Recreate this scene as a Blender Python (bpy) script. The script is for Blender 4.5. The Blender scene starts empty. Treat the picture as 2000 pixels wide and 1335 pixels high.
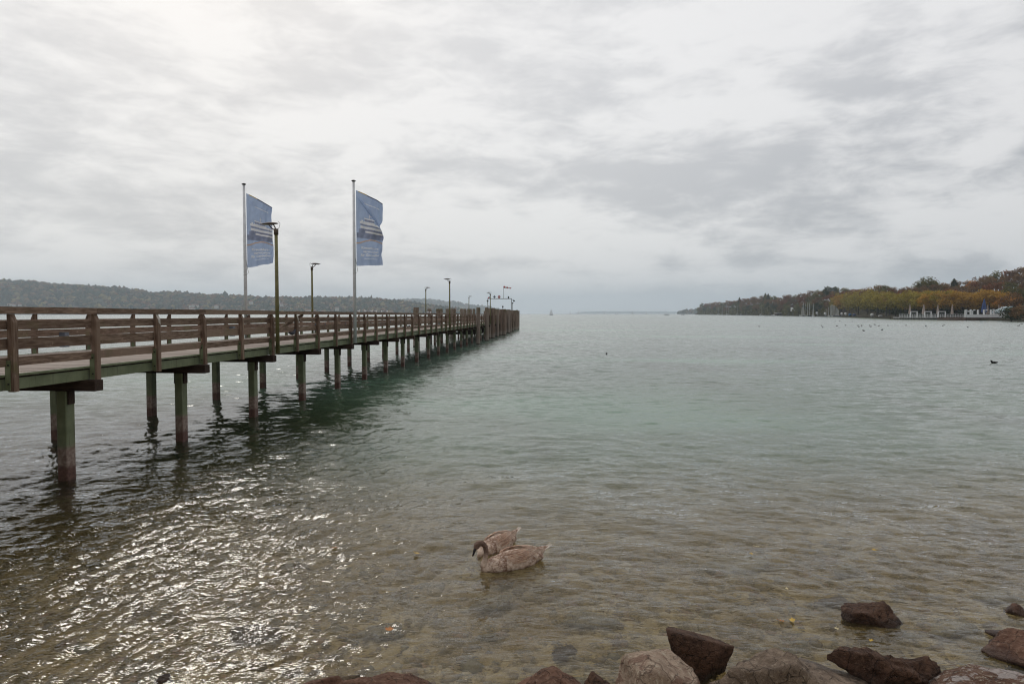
import bpy, bmesh, math, random
import numpy as np
from mathutils import Vector, Matrix, noise as mnoise
random.seed(7); rng = np.random.default_rng(11)
sc = bpy.context.scene
R = math.radians
# ------------------------------------------------------------------ camera, sky, sun, exposure
FPX, PITCH, EYE = 1333.3, R(2.38), 3.0
cam = bpy.data.cameras.new('camera'); cam.lens = 24; cam.sensor_width = 36
cam.clip_start = .1; cam.clip_end = 60000
camo = bpy.data.objects.new('camera', cam); sc.collection.objects.link(camo)
camo.location = (0, 0, EYE); camo.rotation_euler = (R(90) - PITCH, 0, 0)
sc.camera = camo
SUN_AZ, SUN_EL = R(-25), R(36)
sdir = Vector((math.sin(SUN_AZ) * math.cos(SUN_EL), math.cos(SUN_AZ) * math.cos(SUN_EL), math.sin(SUN_EL)))
world = bpy.data.worlds.new('World'); sc.world = world; world.use_nodes = True
def build_world():
    nt = world.node_tree; N = nt.nodes; L = nt.links; N.clear()
    out = N.new('ShaderNodeOutputWorld'); bg = N.new('ShaderNodeBackground'); bg.inputs['Strength'].default_value = .112
    L.new(bg.outputs[0], out.inputs[0])
    def math_(op, a, b=None, c=None, clamp=False):
        n = N.new('ShaderNodeMath'); n.operation = op; n.use_clamp = clamp
        for i, v in enumerate((a, b, c)):
            if v is None: continue
            if isinstance(v, (int, float)): n.inputs[i].default_value = v
            else: L.new(v, n.inputs[i])
        return n.outputs[0]
    def mapr(v, a, b, c, d):
        n = N.new('ShaderNodeMapRange'); n.interpolation_type = 'SMOOTHSTEP'
        L.new(v, n.inputs[0])
        for i, x in enumerate((a, b, c, d)): n.inputs[i + 1].default_value = x
        return n.outputs[0]
    sky = N.new('ShaderNodeTexSky'); sky.sky_type = 'NISHITA'; sky.sun_disc = False
    sky.sun_elevation = SUN_EL; sky.sun_rotation = SUN_AZ; sky.air_density = 1.5; sky.dust_density = 3
    tc = N.new('ShaderNodeTexCoord'); sp = N.new('ShaderNodeSeparateXYZ'); L.new(tc.outputs['Generated'], sp.inputs[0])
    z = math_('ABSOLUTE', sp.outputs[2]); zz = math_('ADD', z, .16)
    cmb = N.new('ShaderNodeCombineXYZ')
    L.new(math_('DIVIDE', sp.outputs[0], zz), cmb.inputs[0]); L.new(math_('DIVIDE', sp.outputs[1], zz), cmb.inputs[1])
    def noise(scale, det, rough, off, dist=0., rot=0., st=(1, 1, 1)):
        mp = N.new('ShaderNodeMapping'); mp.inputs['Location'].default_value = off; mp.inputs['Rotation'].default_value = (0, 0, rot); mp.inputs['Scale'].default_value = st
        L.new(cmb.outputs[0], mp.inputs[0])
        n = N.new('ShaderNodeTexNoise'); n.inputs['Scale'].default_value = scale; n.inputs['Detail'].default_value = det
        n.inputs['Roughness'].default_value = rough; n.inputs['Distortion'].default_value = dist
        L.new(mp.outputs[0], n.inputs['Vector']); return n.outputs[0]
    cv = N.new('ShaderNodeVectorMath'); cv.operation = 'MULTIPLY'; L.new(tc.outputs['Generated'], cv.inputs[0]); cv.inputs[1].default_value = (1, 1, 3.0)
    def dnoise(scale, det, rough, off, dist=0.):
        mp = N.new('ShaderNodeMapping'); mp.inputs['Location'].default_value = off; mp.inputs['Rotation'].default_value = (0, R(-12), 0); L.new(cv.outputs[0], mp.inputs[0])
        n = N.new('ShaderNodeTexNoise'); n.inputs['Scale'].default_value = scale; n.inputs['Detail'].default_value = det; n.inputs['Roughness'].default_value = rough; n.inputs['Distortion'].default_value = dist
        L.new(mp.outputs[0], n.inputs['Vector']); return n.outputs[0]
    n1 = noise(.6, 5, .5, (3.1, 1.7, 0), .3, .35, (1, 1.35, 1)); n2 = dnoise(4.2, 7, .55, (4.1, 6.2, 1.7), .35); n3 = noise(.8, 3, .5, (1.3, 9.2, 4), 0)
    n4 = dnoise(12., 8, .62, (1.3, 5.2, 2.4), .3)
    f = math_('ADD', math_('ADD', math_('MULTIPLY', n1, .24), math_('MULTIPLY', n2, .44)), math_('MULTIPLY', n4, .32))
    low = mapr(z, .10, .45, 1., .6)            # cloud undersides show more contrast low over the lake
    dark = mapr(f, .44, .60, 0., 1.)
    darkf = math_('MULTIPLY', dark, low)
    pale = math_('MULTIPLY', mapr(n2, .45, .7, 0, .10), 1.)
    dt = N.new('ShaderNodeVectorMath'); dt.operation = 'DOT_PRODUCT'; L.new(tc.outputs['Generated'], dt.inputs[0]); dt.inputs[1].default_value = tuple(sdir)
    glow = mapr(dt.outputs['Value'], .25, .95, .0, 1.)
    back = mapr(dt.outputs['Value'], -.9, .35, .62, 1.)
    def mixc(fac, a, b):
        n = N.new('ShaderNodeMix'); n.data_type = 'RGBA'; n.clamp_factor = True
        if isinstance(fac, (int, float)): n.inputs[0].default_value = fac
        else: L.new(fac, n.inputs[0])
        for i, v in ((6, a), (7, b)):
            if isinstance(v, tuple): n.inputs[i].default_value = (*v, 1)
            else: L.new(v, n.inputs[i])
        return n.outputs[2]
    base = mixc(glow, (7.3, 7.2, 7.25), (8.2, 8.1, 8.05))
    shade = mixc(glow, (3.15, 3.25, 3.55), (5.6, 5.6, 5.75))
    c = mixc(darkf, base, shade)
    # thin paler seam of cloud just above the horizon
    hz = mapr(z, .0, .06, .6, 0.)
    c = mixc(hz, c, (6.7, 6.6, 6.65))
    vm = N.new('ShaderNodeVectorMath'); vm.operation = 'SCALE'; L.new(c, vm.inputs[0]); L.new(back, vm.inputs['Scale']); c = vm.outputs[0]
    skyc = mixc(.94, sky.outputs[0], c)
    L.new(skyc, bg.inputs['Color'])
build_world()
sun = bpy.data.lights.new('sun', 'SUN'); sun.energy = .6; sun.angle = R(12); sun.color = (1, .95, .87)
suno = bpy.data.objects.new('sun', sun); sc.collection.objects.link(suno)
suno.rotation_euler = sdir.to_track_quat('Z', 'Y').to_euler(); suno.location = (0, 0, 60)
sc.view_settings.view_transform = 'Standard'; sc.view_settings.look = 'None'
sc.view_settings.exposure = 0; sc.view_settings.gamma = 1; sc.view_settings.use_curve_mapping = False
sc.render.engine = 'CYCLES'
cy = sc.cycles
cy.use_denoising = True; cy.filter_width = 1.15; cy.max_bounces = 8; cy.diffuse_bounces = 3; cy.glossy_bounces = 3; cy.transmission_bounces = 5
cy.volume_bounces = 1; cy.transparent_max_bounces = 8; cy.sample_clamp_indirect = 6; cy.caustics_refractive = True; cy.caustics_reflective = False

# ------------------------------------------------------------------ helpers
ORD = ['first', 'second', 'third', 'fourth', 'fifth', 'sixth', 'seventh', 'eighth', 'ninth', 'tenth', 'eleventh', 'twelfth', 'thirteenth', 'fourteenth',
       'fifteenth', 'sixteenth', 'seventeenth', 'eighteenth', 'nineteenth', 'twentieth']
TENS = {20: 'twenty', 30: 'thirty', 40: 'forty', 50: 'fifty', 60: 'sixty', 70: 'seventy'}
def ordinal(i):
    if i < 20: return ORD[i]
    n = i + 1; t = n // 10 * 10
    return TENS[t][:-1] + 'ieth' if n == t else TENS[t] + '-' + ORD[n - t - 1]
def G(px, py, z=0.):
    """ground point seen at a pixel of the photograph"""
    a = math.atan((py - 667.5) / FPX) + PITCH
    Y = (EYE - z) / math.tan(a)
    return Vector((at(px, Y), Y, z))
def at(px, Y):
    return (px - 1000) / FPX * (Y * math.cos(PITCH) + EYE * math.sin(PITCH) * 0)
def zat(py, Y):
    return EYE - Y * math.tan(math.atan((py - 667.5) / FPX) + PITCH)
def link(o):
    sc.collection.objects.link(o); return o
def tag(o, label=None, cat=None, group=None, kind=None):
    if label: o['label'] = label
    if cat: o['category'] = cat
    if group: o['group'] = group
    if kind: o['kind'] = kind
    return o
def empty(name, loc=(0, 0, 0), rz=0., label=None, cat=None, group=None):
    o = link(bpy.data.objects.new(name, None)); o.location = loc; o.rotation_euler = (0, 0, rz); o.empty_display_size = .2
    return tag(o, label, cat, group)
def ob(name, me, parent=None, loc=None, rot=None):
    o = link(bpy.data.objects.new(name, me)); o.parent = parent
    if loc is not None: o.location = loc
    if rot is not None: o.rotation_euler = rot
    return o
class MB:
    def __init__(s): s.v = []; s.f = []
    def add(s, vs, fs):
        n = len(s.v); s.v += [tuple(v) for v in vs]; s.f += [tuple(i + n for i in f) for f in fs]; return s
    def box(s, x0, x1, y0, y1, z0, z1):
        return s.add([(x0, y0, z0), (x1, y0, z0), (x1, y1, z0), (x0, y1, z0), (x0, y0, z1), (x1, y0, z1), (x1, y1, z1), (x0, y1, z1)],
                     [(0, 3, 2, 1), (4, 5, 6, 7), (0, 1, 5, 4), (1, 2, 6, 5), (2, 3, 7, 6), (3, 0, 4, 7)])
    def tube(s, pts, rad, n=10, cap=True):
        pts = [Vector(p) for p in pts]; m = len(pts)
        rad = [rad] * m if isinstance(rad, (int, float)) else rad
        rings = []
        for i, p in enumerate(pts):
            d = (pts[min(i + 1, m - 1)] - pts[max(i - 1, 0)]).normalized()
            a = d.cross(Vector((0, 0, 1))) if abs(d.z) < .95 else d.cross(Vector((0, 1, 0)))
            a.normalize(); b = d.cross(a)
            rings.append([p + (a * math.cos(2 * math.pi * k / n) + b * math.sin(2 * math.pi * k / n)) * rad[i] for k in range(n)])
        vs = [v for r in rings for v in r]; fs = []
        for i in range(m - 1):
            for k in range(n):
                k2 = (k + 1) % n; fs.append((i * n + k, i * n + k2, (i + 1) * n + k2, (i + 1) * n + k))
        if cap: fs += [tuple(range(n - 1, -1, -1)), tuple((m - 1) * n + k for k in range(n))]
        return s.add(vs, fs)
    def ell(s, c, r, nu=12, nv=8, rot=None):
        vs = []; fs = []
        for j in range(nv + 1):
            th = math.pi * j / nv
            for i in range(nu):
                ph = 2 * math.pi * i / nu
                v = Vector((r[0] * math.sin(th) * math.cos(ph), r[1] * math.sin(th) * math.sin(ph), r[2] * math.cos(th)))
                if rot is not None: v = rot @ v
                vs.append(v + Vector(c))
        for j in range(nv):
            for i in range(nu):
                i2 = (i + 1) % nu; fs.append((j * nu + i, (j + 1) * nu + i, (j + 1) * nu + i2, j * nu + i2))
        return s.add(vs, fs)
    def mesh(s, name, mat=None, smooth=False):
        me = bpy.data.meshes.new(name); me.from_pydata(s.v, [], s.f)
        if mat: me.materials.append(mat)
        if smooth: me.polygons.foreach_set('use_smooth', [True] * len(me.polygons))
        me.update(); return me
    def build(s, name, mat, parent=None, smooth=False, **k):
        return ob(name, s.mesh(name, mat, smooth), parent, **k)
def bevel_mesh(me, w=.006, seg=1):
    bm = bmesh.new(); bm.from_mesh(me)
    bmesh.ops.bevel(bm, geom=[e for e in bm.edges], offset=w, segments=seg, affect='EDGES', profile=.6)
    bm.to_mesh(me); bm.free(); return me
def np_mesh(name, V, F, mat, smooth=True, cols=None):
    me = bpy.data.meshes.new(name)
    V = np.asarray(V, np.float32); F = np.asarray(F, np.int32); k = F.shape[1]
    me.vertices.add(len(V)); me.vertices.foreach_set('co', V.ravel())
    me.loops.add(F.size); me.loops.foreach_set('vertex_index', F.ravel())
    me.polygons.add(len(F)); me.polygons.foreach_set('loop_start', np.arange(0, F.size, k, dtype=np.int32))
    try: me.polygons.foreach_set('loop_total', np.full(len(F), k, np.int32))
    except Exception: pass
    if mat: me.materials.append(mat)
    me.update(calc_edges=True)
    me.polygons.foreach_set('use_smooth', np.full(len(F), smooth))
    if cols is not None:
        a = me.color_attributes.new('col', 'FLOAT_COLOR', 'POINT')
        c4 = np.ones((len(V), 4), np.float32); c4[:, :3] = cols; a.data.foreach_set('color', c4.ravel())
    me.update(); return me

# ------------------------------------------------------------------ materials
class Mat:
    def __init__(s, name, rough=.7, spec=.3, metal=0.):
        s.m = bpy.data.materials.new(name); s.m.use_nodes = True
        s.nt = s.m.node_tree; s.N = s.nt.nodes; s.L = s.nt.links
        s.b = s.N['Principled BSDF']; s.b.inputs['Roughness'].default_value = rough
        s.b.inputs['Specular IOR Level'].default_value = spec; s.b.inputs['Metallic'].default_value = metal
        s.tc = s.N.new('ShaderNodeTexCoord')
    def coord(s, kind='Object', scale=(1, 1, 1), rot=(0, 0, 0), loc=(0, 0, 0)):
        mp = s.N.new('ShaderNodeMapping'); mp.inputs['Scale'].default_value = scale; mp.inputs['Rotation'].default_value = rot; mp.inputs['Location'].default_value = loc
        if kind == 'World':
            g = s.N.new('ShaderNodeNewGeometry'); s.L.new(g.outputs['Position'], mp.inputs[0])
        else: s.L.new(s.tc.outputs[kind], mp.inputs[0])
        return mp.outputs[0]
    def noise(s, vec, scale, det=4, rough=.55, dist=0.):
        n = s.N.new('ShaderNodeTexNoise'); s.L.new(vec, n.inputs['Vector'])
        n.inputs['Scale'].default_value = scale; n.inputs['Detail'].default_value = det; n.inputs['Roughness'].default_value = rough; n.inputs['Distortion'].default_value = dist
        return n.outputs[0]
    def voro(s, vec, scale, feat='F1', out=0):
        n = s.N.new('ShaderNodeTexVoronoi'); n.feature = feat; s.L.new(vec, n.inputs['Vector']); n.inputs['Scale'].default_value = scale
        return n.outputs[out]
    def math(s, op, a, b=None, c=None, clamp=False):
        n = s.N.new('ShaderNodeMath'); n.operation = op; n.use_clamp = clamp
        for i, v in enumerate((a, b, c)):
            if v is None: continue
            if isinstance(v, (int, float)): n.inputs[i].default_value = v
            else: s.L.new(v, n.inputs[i])
        return n.outputs[0]
    def mapr(s, v, a, b, c=0., d=1., smooth=True):
        n = s.N.new('ShaderNodeMapRange'); n.interpolation_type = 'SMOOTHSTEP' if smooth else 'LINEAR'; s.L.new(v, n.inputs[0])
        for i, x in enumerate((a, b, c, d)): n.inputs[i + 1].default_value = x
        return n.outputs[0]
    def mix(s, fac, a, b, mode='MIX'):
        n = s.N.new('ShaderNodeMix'); n.data_type = 'RGBA'; n.blend_type = mode
        if isinstance(fac, (int, float)): n.inputs[0].default_value = fac
        else: s.L.new(fac, n.inputs[0])
        for i, v in ((6, a), (7, b)):
            if isinstance(v, tuple): n.inputs[i].default_value = (*v[:3], 1)
            else: s.L.new(v, n.inputs[i])
        return n.outputs[2]
    def col(s, c):
        if isinstance(c, tuple): s.b.inputs['Base Color'].default_value = (*c[:3], 1)
        else: s.L.new(c, s.b.inputs['Base Color'])
        return s
    def bump(s, h, strength=.5, dist=.02):
        n = s.N.new('ShaderNodeBump'); n.inputs['Strength'].default_value = strength; n.inputs['Distance'].default_value = dist
        s.L.new(h, n.inputs['Height']); s.L.new(n.outputs[0], s.b.inputs['Normal']); return s
    def z(s):
        g = s.N.new('ShaderNodeNewGeometry'); sp = s.N.new('ShaderNodeSeparateXYZ'); s.L.new(g.outputs['Position'], sp.inputs[0]); return sp.outputs[2]
    def orand(s):
        return s.N.new('ShaderNodeObjectInfo').outputs['Random']
def flat(name, c, rough=.6, var=.25, sc_=6., spec=.3, metal=0.):
    M = Mat(name, rough, spec, metal); n = M.noise(M.coord(), sc_, 4)
    M.col(M.mix(M.mapr(n, .3, .7), tuple(x * (1 - var) for x in c), tuple(min(1, x * (1 + var * .5)) for x in c))); return M.m

def wood(name, a, b, moss=None, axis='y', grain=14.):
    M = Mat(name, .85, .2)
    st = {'y': (grain, .9, grain), 'z': (grain, grain, .9), 'x': (.9, grain, grain)}[axis]
    wc = M.coord('World', st)
    n = M.noise(wc, 2.4, 5, .65, .4); n2 = M.noise(M.coord('World'), 1.7, 4)
    c = M.mix(M.mapr(n, .32, .7), a, b)
    c = M.mix(M.math('MULTIPLY', M.orand(), .6), c, tuple(x * .5 for x in a))
    c = M.mix(M.mapr(M.orand(), .75, .95, 0, .4), c, tuple(min(1, x * 1.35) for x in b))
    pale = M.mapr(M.noise(M.coord('World'), 9, 5, .7), .58, .75, 0, .5)
    c = M.mix(pale, c, tuple(min(1, x * 1.5) for x in b))
    if moss:
        c = M.mix(M.mapr(n2, .55, .72, 0, .65), c, moss)
    M.col(c).bump(n, .5, .01); return M.m
m_rail = wood('weathered_rail_timber', (.125, .080, .056), (.33, .235, .175), (.17, .145, .08))
m_post = wood('weathered_post_timber', (.12, .075, .053), (.32, .23, .17), (.12, .115, .045), axis='z')
m_plank = wood('deck_plank_timber', (.36, .30, .255), (.56, .48, .42), None, 'x')
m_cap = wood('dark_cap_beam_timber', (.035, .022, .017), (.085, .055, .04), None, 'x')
def green_steel(name, banded=False):
    M = Mat(name, .55, .35); n = M.noise(M.coord('World'), 3.2, 5, .6); n2 = M.noise(M.coord('World', (9, 9, .7)), 2., 4)
    c = M.mix(M.mapr(n, .35, .7), (.125, .145, .075), (.185, .21, .12))
    c = M.mix(M.mapr(n2, .56, .72, 0, .55), c, (.06, .055, .03))
    if banded:
        zz = M.math('ADD', M.z(), M.math('MULTIPLY', M.math('SUBTRACT', M.noise(M.coord('World'), 5, 4), .5), .12))
        up = M.mapr(zz, .55, .66)
        nn = M.noise(M.coord('World'), 14, 5, .65)
        rust = M.mix(M.mapr(nn, .35, .7), (.17, .11, .085), (.31, .25, .21))
        wet = M.mix(M.mapr(nn, .35, .65), (.075, .035, .027), (.135, .07, .052))
        lowc = M.mix(M.mapr(zz, .20, .30), wet, rust)
        c = M.mix(up, lowc, c)
    M.col(c).bump(n, .15, .01); return M.m
m_green = green_steel('green_painted_steel'); m_pile = green_steel('green_steel_pile_with_rusty_foot', True)
m_lampgreen = flat('olive_lamp_pole_paint', (.17, .155, .065), .5)
m_lamphead = flat('brown_lamp_housing', (.10, .075, .055), .5)
m_lens = flat('lamp_glass', (.35, .36, .36), .2)
m_white = flat('white_paint', (.68, .68, .68), .45, .08)
m_polew = flat('flagpole_white_lacquer', (.66, .67, .68), .4, .1)
m_black = flat('black_rubber', (.02, .019, .018), .5)
m_boxgrey = flat('blue_grey_cabinet', (.16, .18, .22), .5)
m_drop = flat('bird_dropping_white', (.55, .50, .44), .8)
m_red = flat('red_paint', (.42, .035, .03), .5, .1)
m_iron = flat('grey_steel', (.16, .17, .17), .5)
def mooring():
    M = Mat('mooring_pile_timber', .9, .15)
    n = M.noise(M.coord('Object', (9, 9, .5)), 1.6, 6, .65, .3); n2 = M.noise(M.coord('World'), 1.1, 4)
    c = M.mix(M.mapr(n, .3, .7), (.11, .07, .05), (.31, .235, .185))
    c = M.mix(M.math('MULTIPLY', M.orand(), .75), c, (.29, .24, .205))
    zt = M.mapr(M.z(), 2.6, 3.5, 0, .5); c = M.mix(M.math('MULTIPLY', zt, M.mapr(n2, .4, .6)), c, (.085, .085, .03))
    zb = M.math('ADD', M.z(), M.math('MULTIPLY', n2, .3)); c = M.mix(M.mapr(zb, .9, .55, 0, .7), c, (.30, .27, .23))
    c = M.mix(M.mapr(zb, .3, .18), c, (.035, .022, .016))
    M.col(c).bump(n, .7, .03); return M.m
m_moor = mooring()
def rock_mat(name, a, b, speck, sp_amt=.5, lichen=None, wetmix=.62):
    M = Mat(name, .75, .3)
    v = M.coord('Object')
    n = M.noise(v, 3.2, 6, .65, .2); f = M.noise(v, 26, 6, .7); vv = M.voro(v, 60, 'F1', 0)
    c = M.mix(M.mapr(n, .32, .68), a, b)
    c = M.mix(M.mapr(f, .52, .68, 0, sp_amt), c, speck)
    c = M.mix(M.mapr(f, .45, .33, 0, .6), c, tuple(x * .4 for x in a))
    if lichen: c = M.mix(M.mapr(M.noise(v, 5.5, 5, .7, .6), .52, .6, 0, .75), c, lichen)
    wet = M.mapr(M.math('ADD', M.z(), M.math('MULTIPLY', n, .06)), .13, .05)
    c = M.mix(wet, c, M.mix(wetmix, c, (.02, .013, .01)))
    M.col(c)
    M.L.new(M.mapr(wet, 0, 1, .8, .28), M.b.inputs['Roughness'])
    vd = M.N.new('ShaderNodeTexVoronoi'); vd.feature = 'DISTANCE_TO_EDGE'; vd.inputs['Scale'].default_value = 5.5
    wv = M.N.new('ShaderNodeVectorMath'); wv.operation = 'ADD'; nz = M.N.new('ShaderNodeTexNoise'); nz.inputs['Scale'].default_value = 4; nz.inputs['Detail'].default_value = 4; M.L.new(v, nz.inputs['Vector'])
    sc_n = M.N.new('ShaderNodeVectorMath'); sc_n.operation = 'SCALE'; sc_n.inputs['Scale'].default_value = .35; M.L.new(nz.outputs[1], sc_n.inputs[0]); M.L.new(v, wv.inputs[0]); M.L.new(sc_n.outputs[0], wv.inputs[1]); M.L.new(wv.outputs[0], vd.inputs['Vector'])
    crack = M.mapr(vd.outputs[0], .0, .025, 1, 0)
    M.col(M.mix(M.math('MULTIPLY', crack, .55), c, tuple(x * .3 for x in a)))
    n = M.math('SUBTRACT', n, M.math('MULTIPLY', crack, .35))
    h = M.math('ADD', M.math('MULTIPLY', f, .6), M.math('ADD', M.math('MULTIPLY', n, 1.2), M.math('MULTIPLY', M.noise(v, 80, 3, .7), .25)))
    M.bump(h, 1., .09); return M.m
rk_pale = rock_mat('pale_grey_rock', (0.335, 0.235, 0.168), (0.639, 0.483, 0.360), (0.750, 0.676, 0.522), .6, (0.199, 0.103, 0.067))
rk_grey = rock_mat('dark_grey_rock', (0.151, 0.106, 0.073), (0.342, 0.256, 0.187), (0.546, 0.438, 0.333), .55)
rk_red = rock_mat('red_brown_rock', (0.124, 0.056, 0.034), (0.287, 0.156, 0.099), (0.464, 0.312, 0.218), .45)
rk_dark = rock_mat('dark_brown_rock', (0.069, 0.035, 0.022), (0.178, 0.094, 0.057), (0.342, 0.213, 0.135), .35)
rk_speck = rock_mat('speckled_white_rock', (0.124, 0.056, 0.031), (0.218, 0.125, 0.083), (0.750, 0.700, 0.551), .7, (0.585, 0.525, 0.494))
rk_sub = rock_mat('pale_submerged_stone', (.52, .47, .32), (.72, .66, .48), (.75, .70, .55), .4, None, .05)
rk_subd = rock_mat('brown_submerged_stone', (.14, .10, .06), (.26, .19, .12), (.35, .28, .18), .4, None, .1)

# ------------------------------------------------------------------ lake bed and water
def bed_z(X, Y):
    pts_y = [-12, 0, 2.4, 3.6, 4.6, 6, 8, 10, 13, 18, 26, 40, 70]
    pts_z = [1.5, 1.3, .55, .12, -.10, -.26, -.48, -.72, -1.2, -2.1, -3.2, -4, -4.4]
    d = Y + .25 * np.sin(X * .35 + 1) + .12 * np.sin(X * 1.1)
    return np.interp(d, pts_y, pts_z)
def vnoise2(X, Y, seed, cell):
    r = np.random.default_rng(seed); T = r.random((256, 256))
    x = X / cell; y = Y / cell; xi = np.floor(x).astype(int); yi = np.floor(y).astype(int); fx = x - xi; fy = y - yi
    fx = fx * fx * (3 - 2 * fx); fy = fy * fy * (3 - 2 * fy)
    g = lambda a, b: T[(a) % 256, (b) % 256]
    return (g(xi, yi) * (1 - fx) * (1 - fy) + g(xi + 1, yi) * fx * (1 - fy) + g(xi, yi + 1) * (1 - fx) * fy + g(xi + 1, yi + 1) * fx * fy) - .5
def grid_faces(nr, nc, off=0):
    i = np.arange(nr - 1)[:, None] * nc + np.arange(nc - 1)[None, :]
    return np.stack([i, i + 1, i + nc + 1, i + nc], -1).reshape(-1, 4) + off
def bed_material():
    M = Mat('lake_bed_gravel', .9, .2)
    v = M.coord('World'); n = M.noise(v, .8, 5, .6, .3); n2 = M.noise(v, 4.2, 5, .65, .5); f = M.noise(v, 22, 4, .7)
    c = M.mix(M.mapr(n, .35, .65), (.33, .26, .125), (.60, .51, .30))
    c = M.mix(M.mapr(n2, .46, .62, 0, .85), c, (.10, .085, .03))
    c = M.mix(M.mapr(f, .52, .66, 0, .55), c, (.60, .54, .41))
    c = M.mix(M.mapr(f, .46, .36, 0, .5), c, (.14, .09, .06))
    M.col(c).bump(f, .8, .04); return M.m
m_bed = bed_material()
xs = np.concatenate([np.linspace(-110, -14, 24), np.linspace(-13, 13, 330), np.linspace(14, 110, 24)])
ys = np.concatenate([np.linspace(-12, 2, 12), np.linspace(2.2, 13, 190), np.linspace(13.5, 70, 40)])
XX, YY = np.meshgrid(xs, ys)
ZZ = bed_z(XX, YY) + .10 * vnoise2(XX, YY, 1, .9) + .06 * vnoise2(XX, YY, 2, .35) + .03 * vnoise2(XX, YY, 3, .14)
bed = ob('lake_bed', np_mesh('lake_bed', np.stack([XX, YY, ZZ], -1).reshape(-1, 3), grid_faces(len(ys), len(xs)), m_bed))
tag(bed, 'stony shallow lake bed and gravel bank below the water', 'lake bed', kind='structure')

def wave_tile(Lt, Nn, lam, theta, spread, slope, seed, lmin=.10):
    r = np.random.default_rng(seed)
    k1 = np.fft.fftfreq(Nn, Lt / Nn) * 2 * np.pi; KX, KY = np.meshgrid(k1, k1, indexing='ij')
    K = np.hypot(KX, KY); K[0, 0] = 1
    kp = 2 * np.pi / lam; c = (KX * math.cos(theta) + KY * math.sin(theta)) / K
    S = K ** -3.6 * np.exp(-1.1 * (kp / K) ** 2) * np.maximum(np.abs(c), 1e-3) ** spread * np.exp(-(K * lmin / 6.28) ** 2)
    S[0, 0] = 0
    H = (r.normal(size=K.shape) + 1j * r.normal(size=K.shape)) * np.sqrt(S)
    h = np.fft.ifft2(H).real
    sl = np.sqrt((np.fft.ifft2(1j * KX * np.fft.fft2(h)).real ** 2).mean() + (np.fft.ifft2(1j * KY * np.fft.fft2(h)).real ** 2).mean())
    h *= slope / sl; Hh = np.fft.fft2(h)
    dx = np.fft.ifft2(-1j * KX / K * Hh).real; dy = np.fft.ifft2(-1j * KY / K * Hh).real
    return (h, dx, dy, Lt, Nn)
def sample(T, X, Y):
    h, dx, dy, Lt, Nn = T
    x = (X / Lt * Nn) % Nn; y = (Y / Lt * Nn) % Nn
    xi = np.floor(x).astype(int) % Nn; yi = np.floor(y).astype(int) % Nn; fx = x - np.floor(x); fy = y - np.floor(y); x2 = (xi + 1) % Nn; y2 = (yi + 1) % Nn
    return [a[xi, yi] * (1 - fx) * (1 - fy) + a[x2, yi] * fx * (1 - fy) + a[xi, y2] * (1 - fx) * fy + a[x2, y2] * fx * fy for a in (h, dx, dy)]
WA = wave_tile(17.7, 1024, .55, R(-30), 5, .23, 5, .05)      # from far left
WB = wave_tile(19.3, 1024, .55, R(-124), 4, .17, 6, .05)     # from far right
WC = wave_tile(27.1, 1024, 1.2, R(-88), 2, .12, 7, .05)     # straight on to the shore
NC, NR = 1000, 600
tcol = np.linspace(-1.0, 1.0, NC); iy = np.linspace(1 / 3.0, 1 / 62., NR)
rowY = 1 / iy
side = np.linspace(0, 1, 18)[1:] ** 1.5
X = np.concatenate([-(1.0 * rowY[:, None] + (110 - rowY[:, None]) * side[::-1][None, :]), rowY[:, None] * tcol[None, :], rowY[:, None] + (110 - rowY[:, None]) * side[None, :]], 1)
Y = np.repeat(rowY[:, None], X.shape[1], 1)
ss = lambda a, lo, hi: np.clip((a - lo) / (hi - lo), 0, 1) ** 2 * (3 - 2 * np.clip((a - lo) / (hi - lo), 0, 1))
wa = 1 - ss(X + .10 * Y, -2.5, 2.2) * .88
wb = ss(X, -1, 4) * .9 + .1
patch = 1 + .8 * vnoise2(X, Y, 21, 3.1) * ss(Y, 4, 9)
fade = (1 - ss(Y, 10, 25))
calm = .45 + .55 * ss(Y, 4.5, 8)
A = sample(WA, X, Y); B = sample(WB, X, Y); C_ = sample(WC, X, Y)
h = (wa * A[0] + wb * B[0] + .8 * C_[0]) * fade * calm * patch
dX = (wa * A[1] + wb * B[1] + .8 * C_[1]) * fade * calm * .55; dY = (wa * A[2] + wb * B[2] + .8 * C_[2]) * fade * calm * .55
edge = np.ones_like(X); edge[:, :18] = 0; edge[:, -18:] = 0; edge[0] = 0; edge[-1] = 0
h *= edge; dX *= edge; dY *= edge
V1 = np.stack([X + dX, Y + dY, h], -1).reshape(-1, 3); nc = X.shape[1]
F1 = grid_faces(NR, nc)
dep1 = np.maximum(-bed_z(X, Y), .0).reshape(-1)
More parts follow.
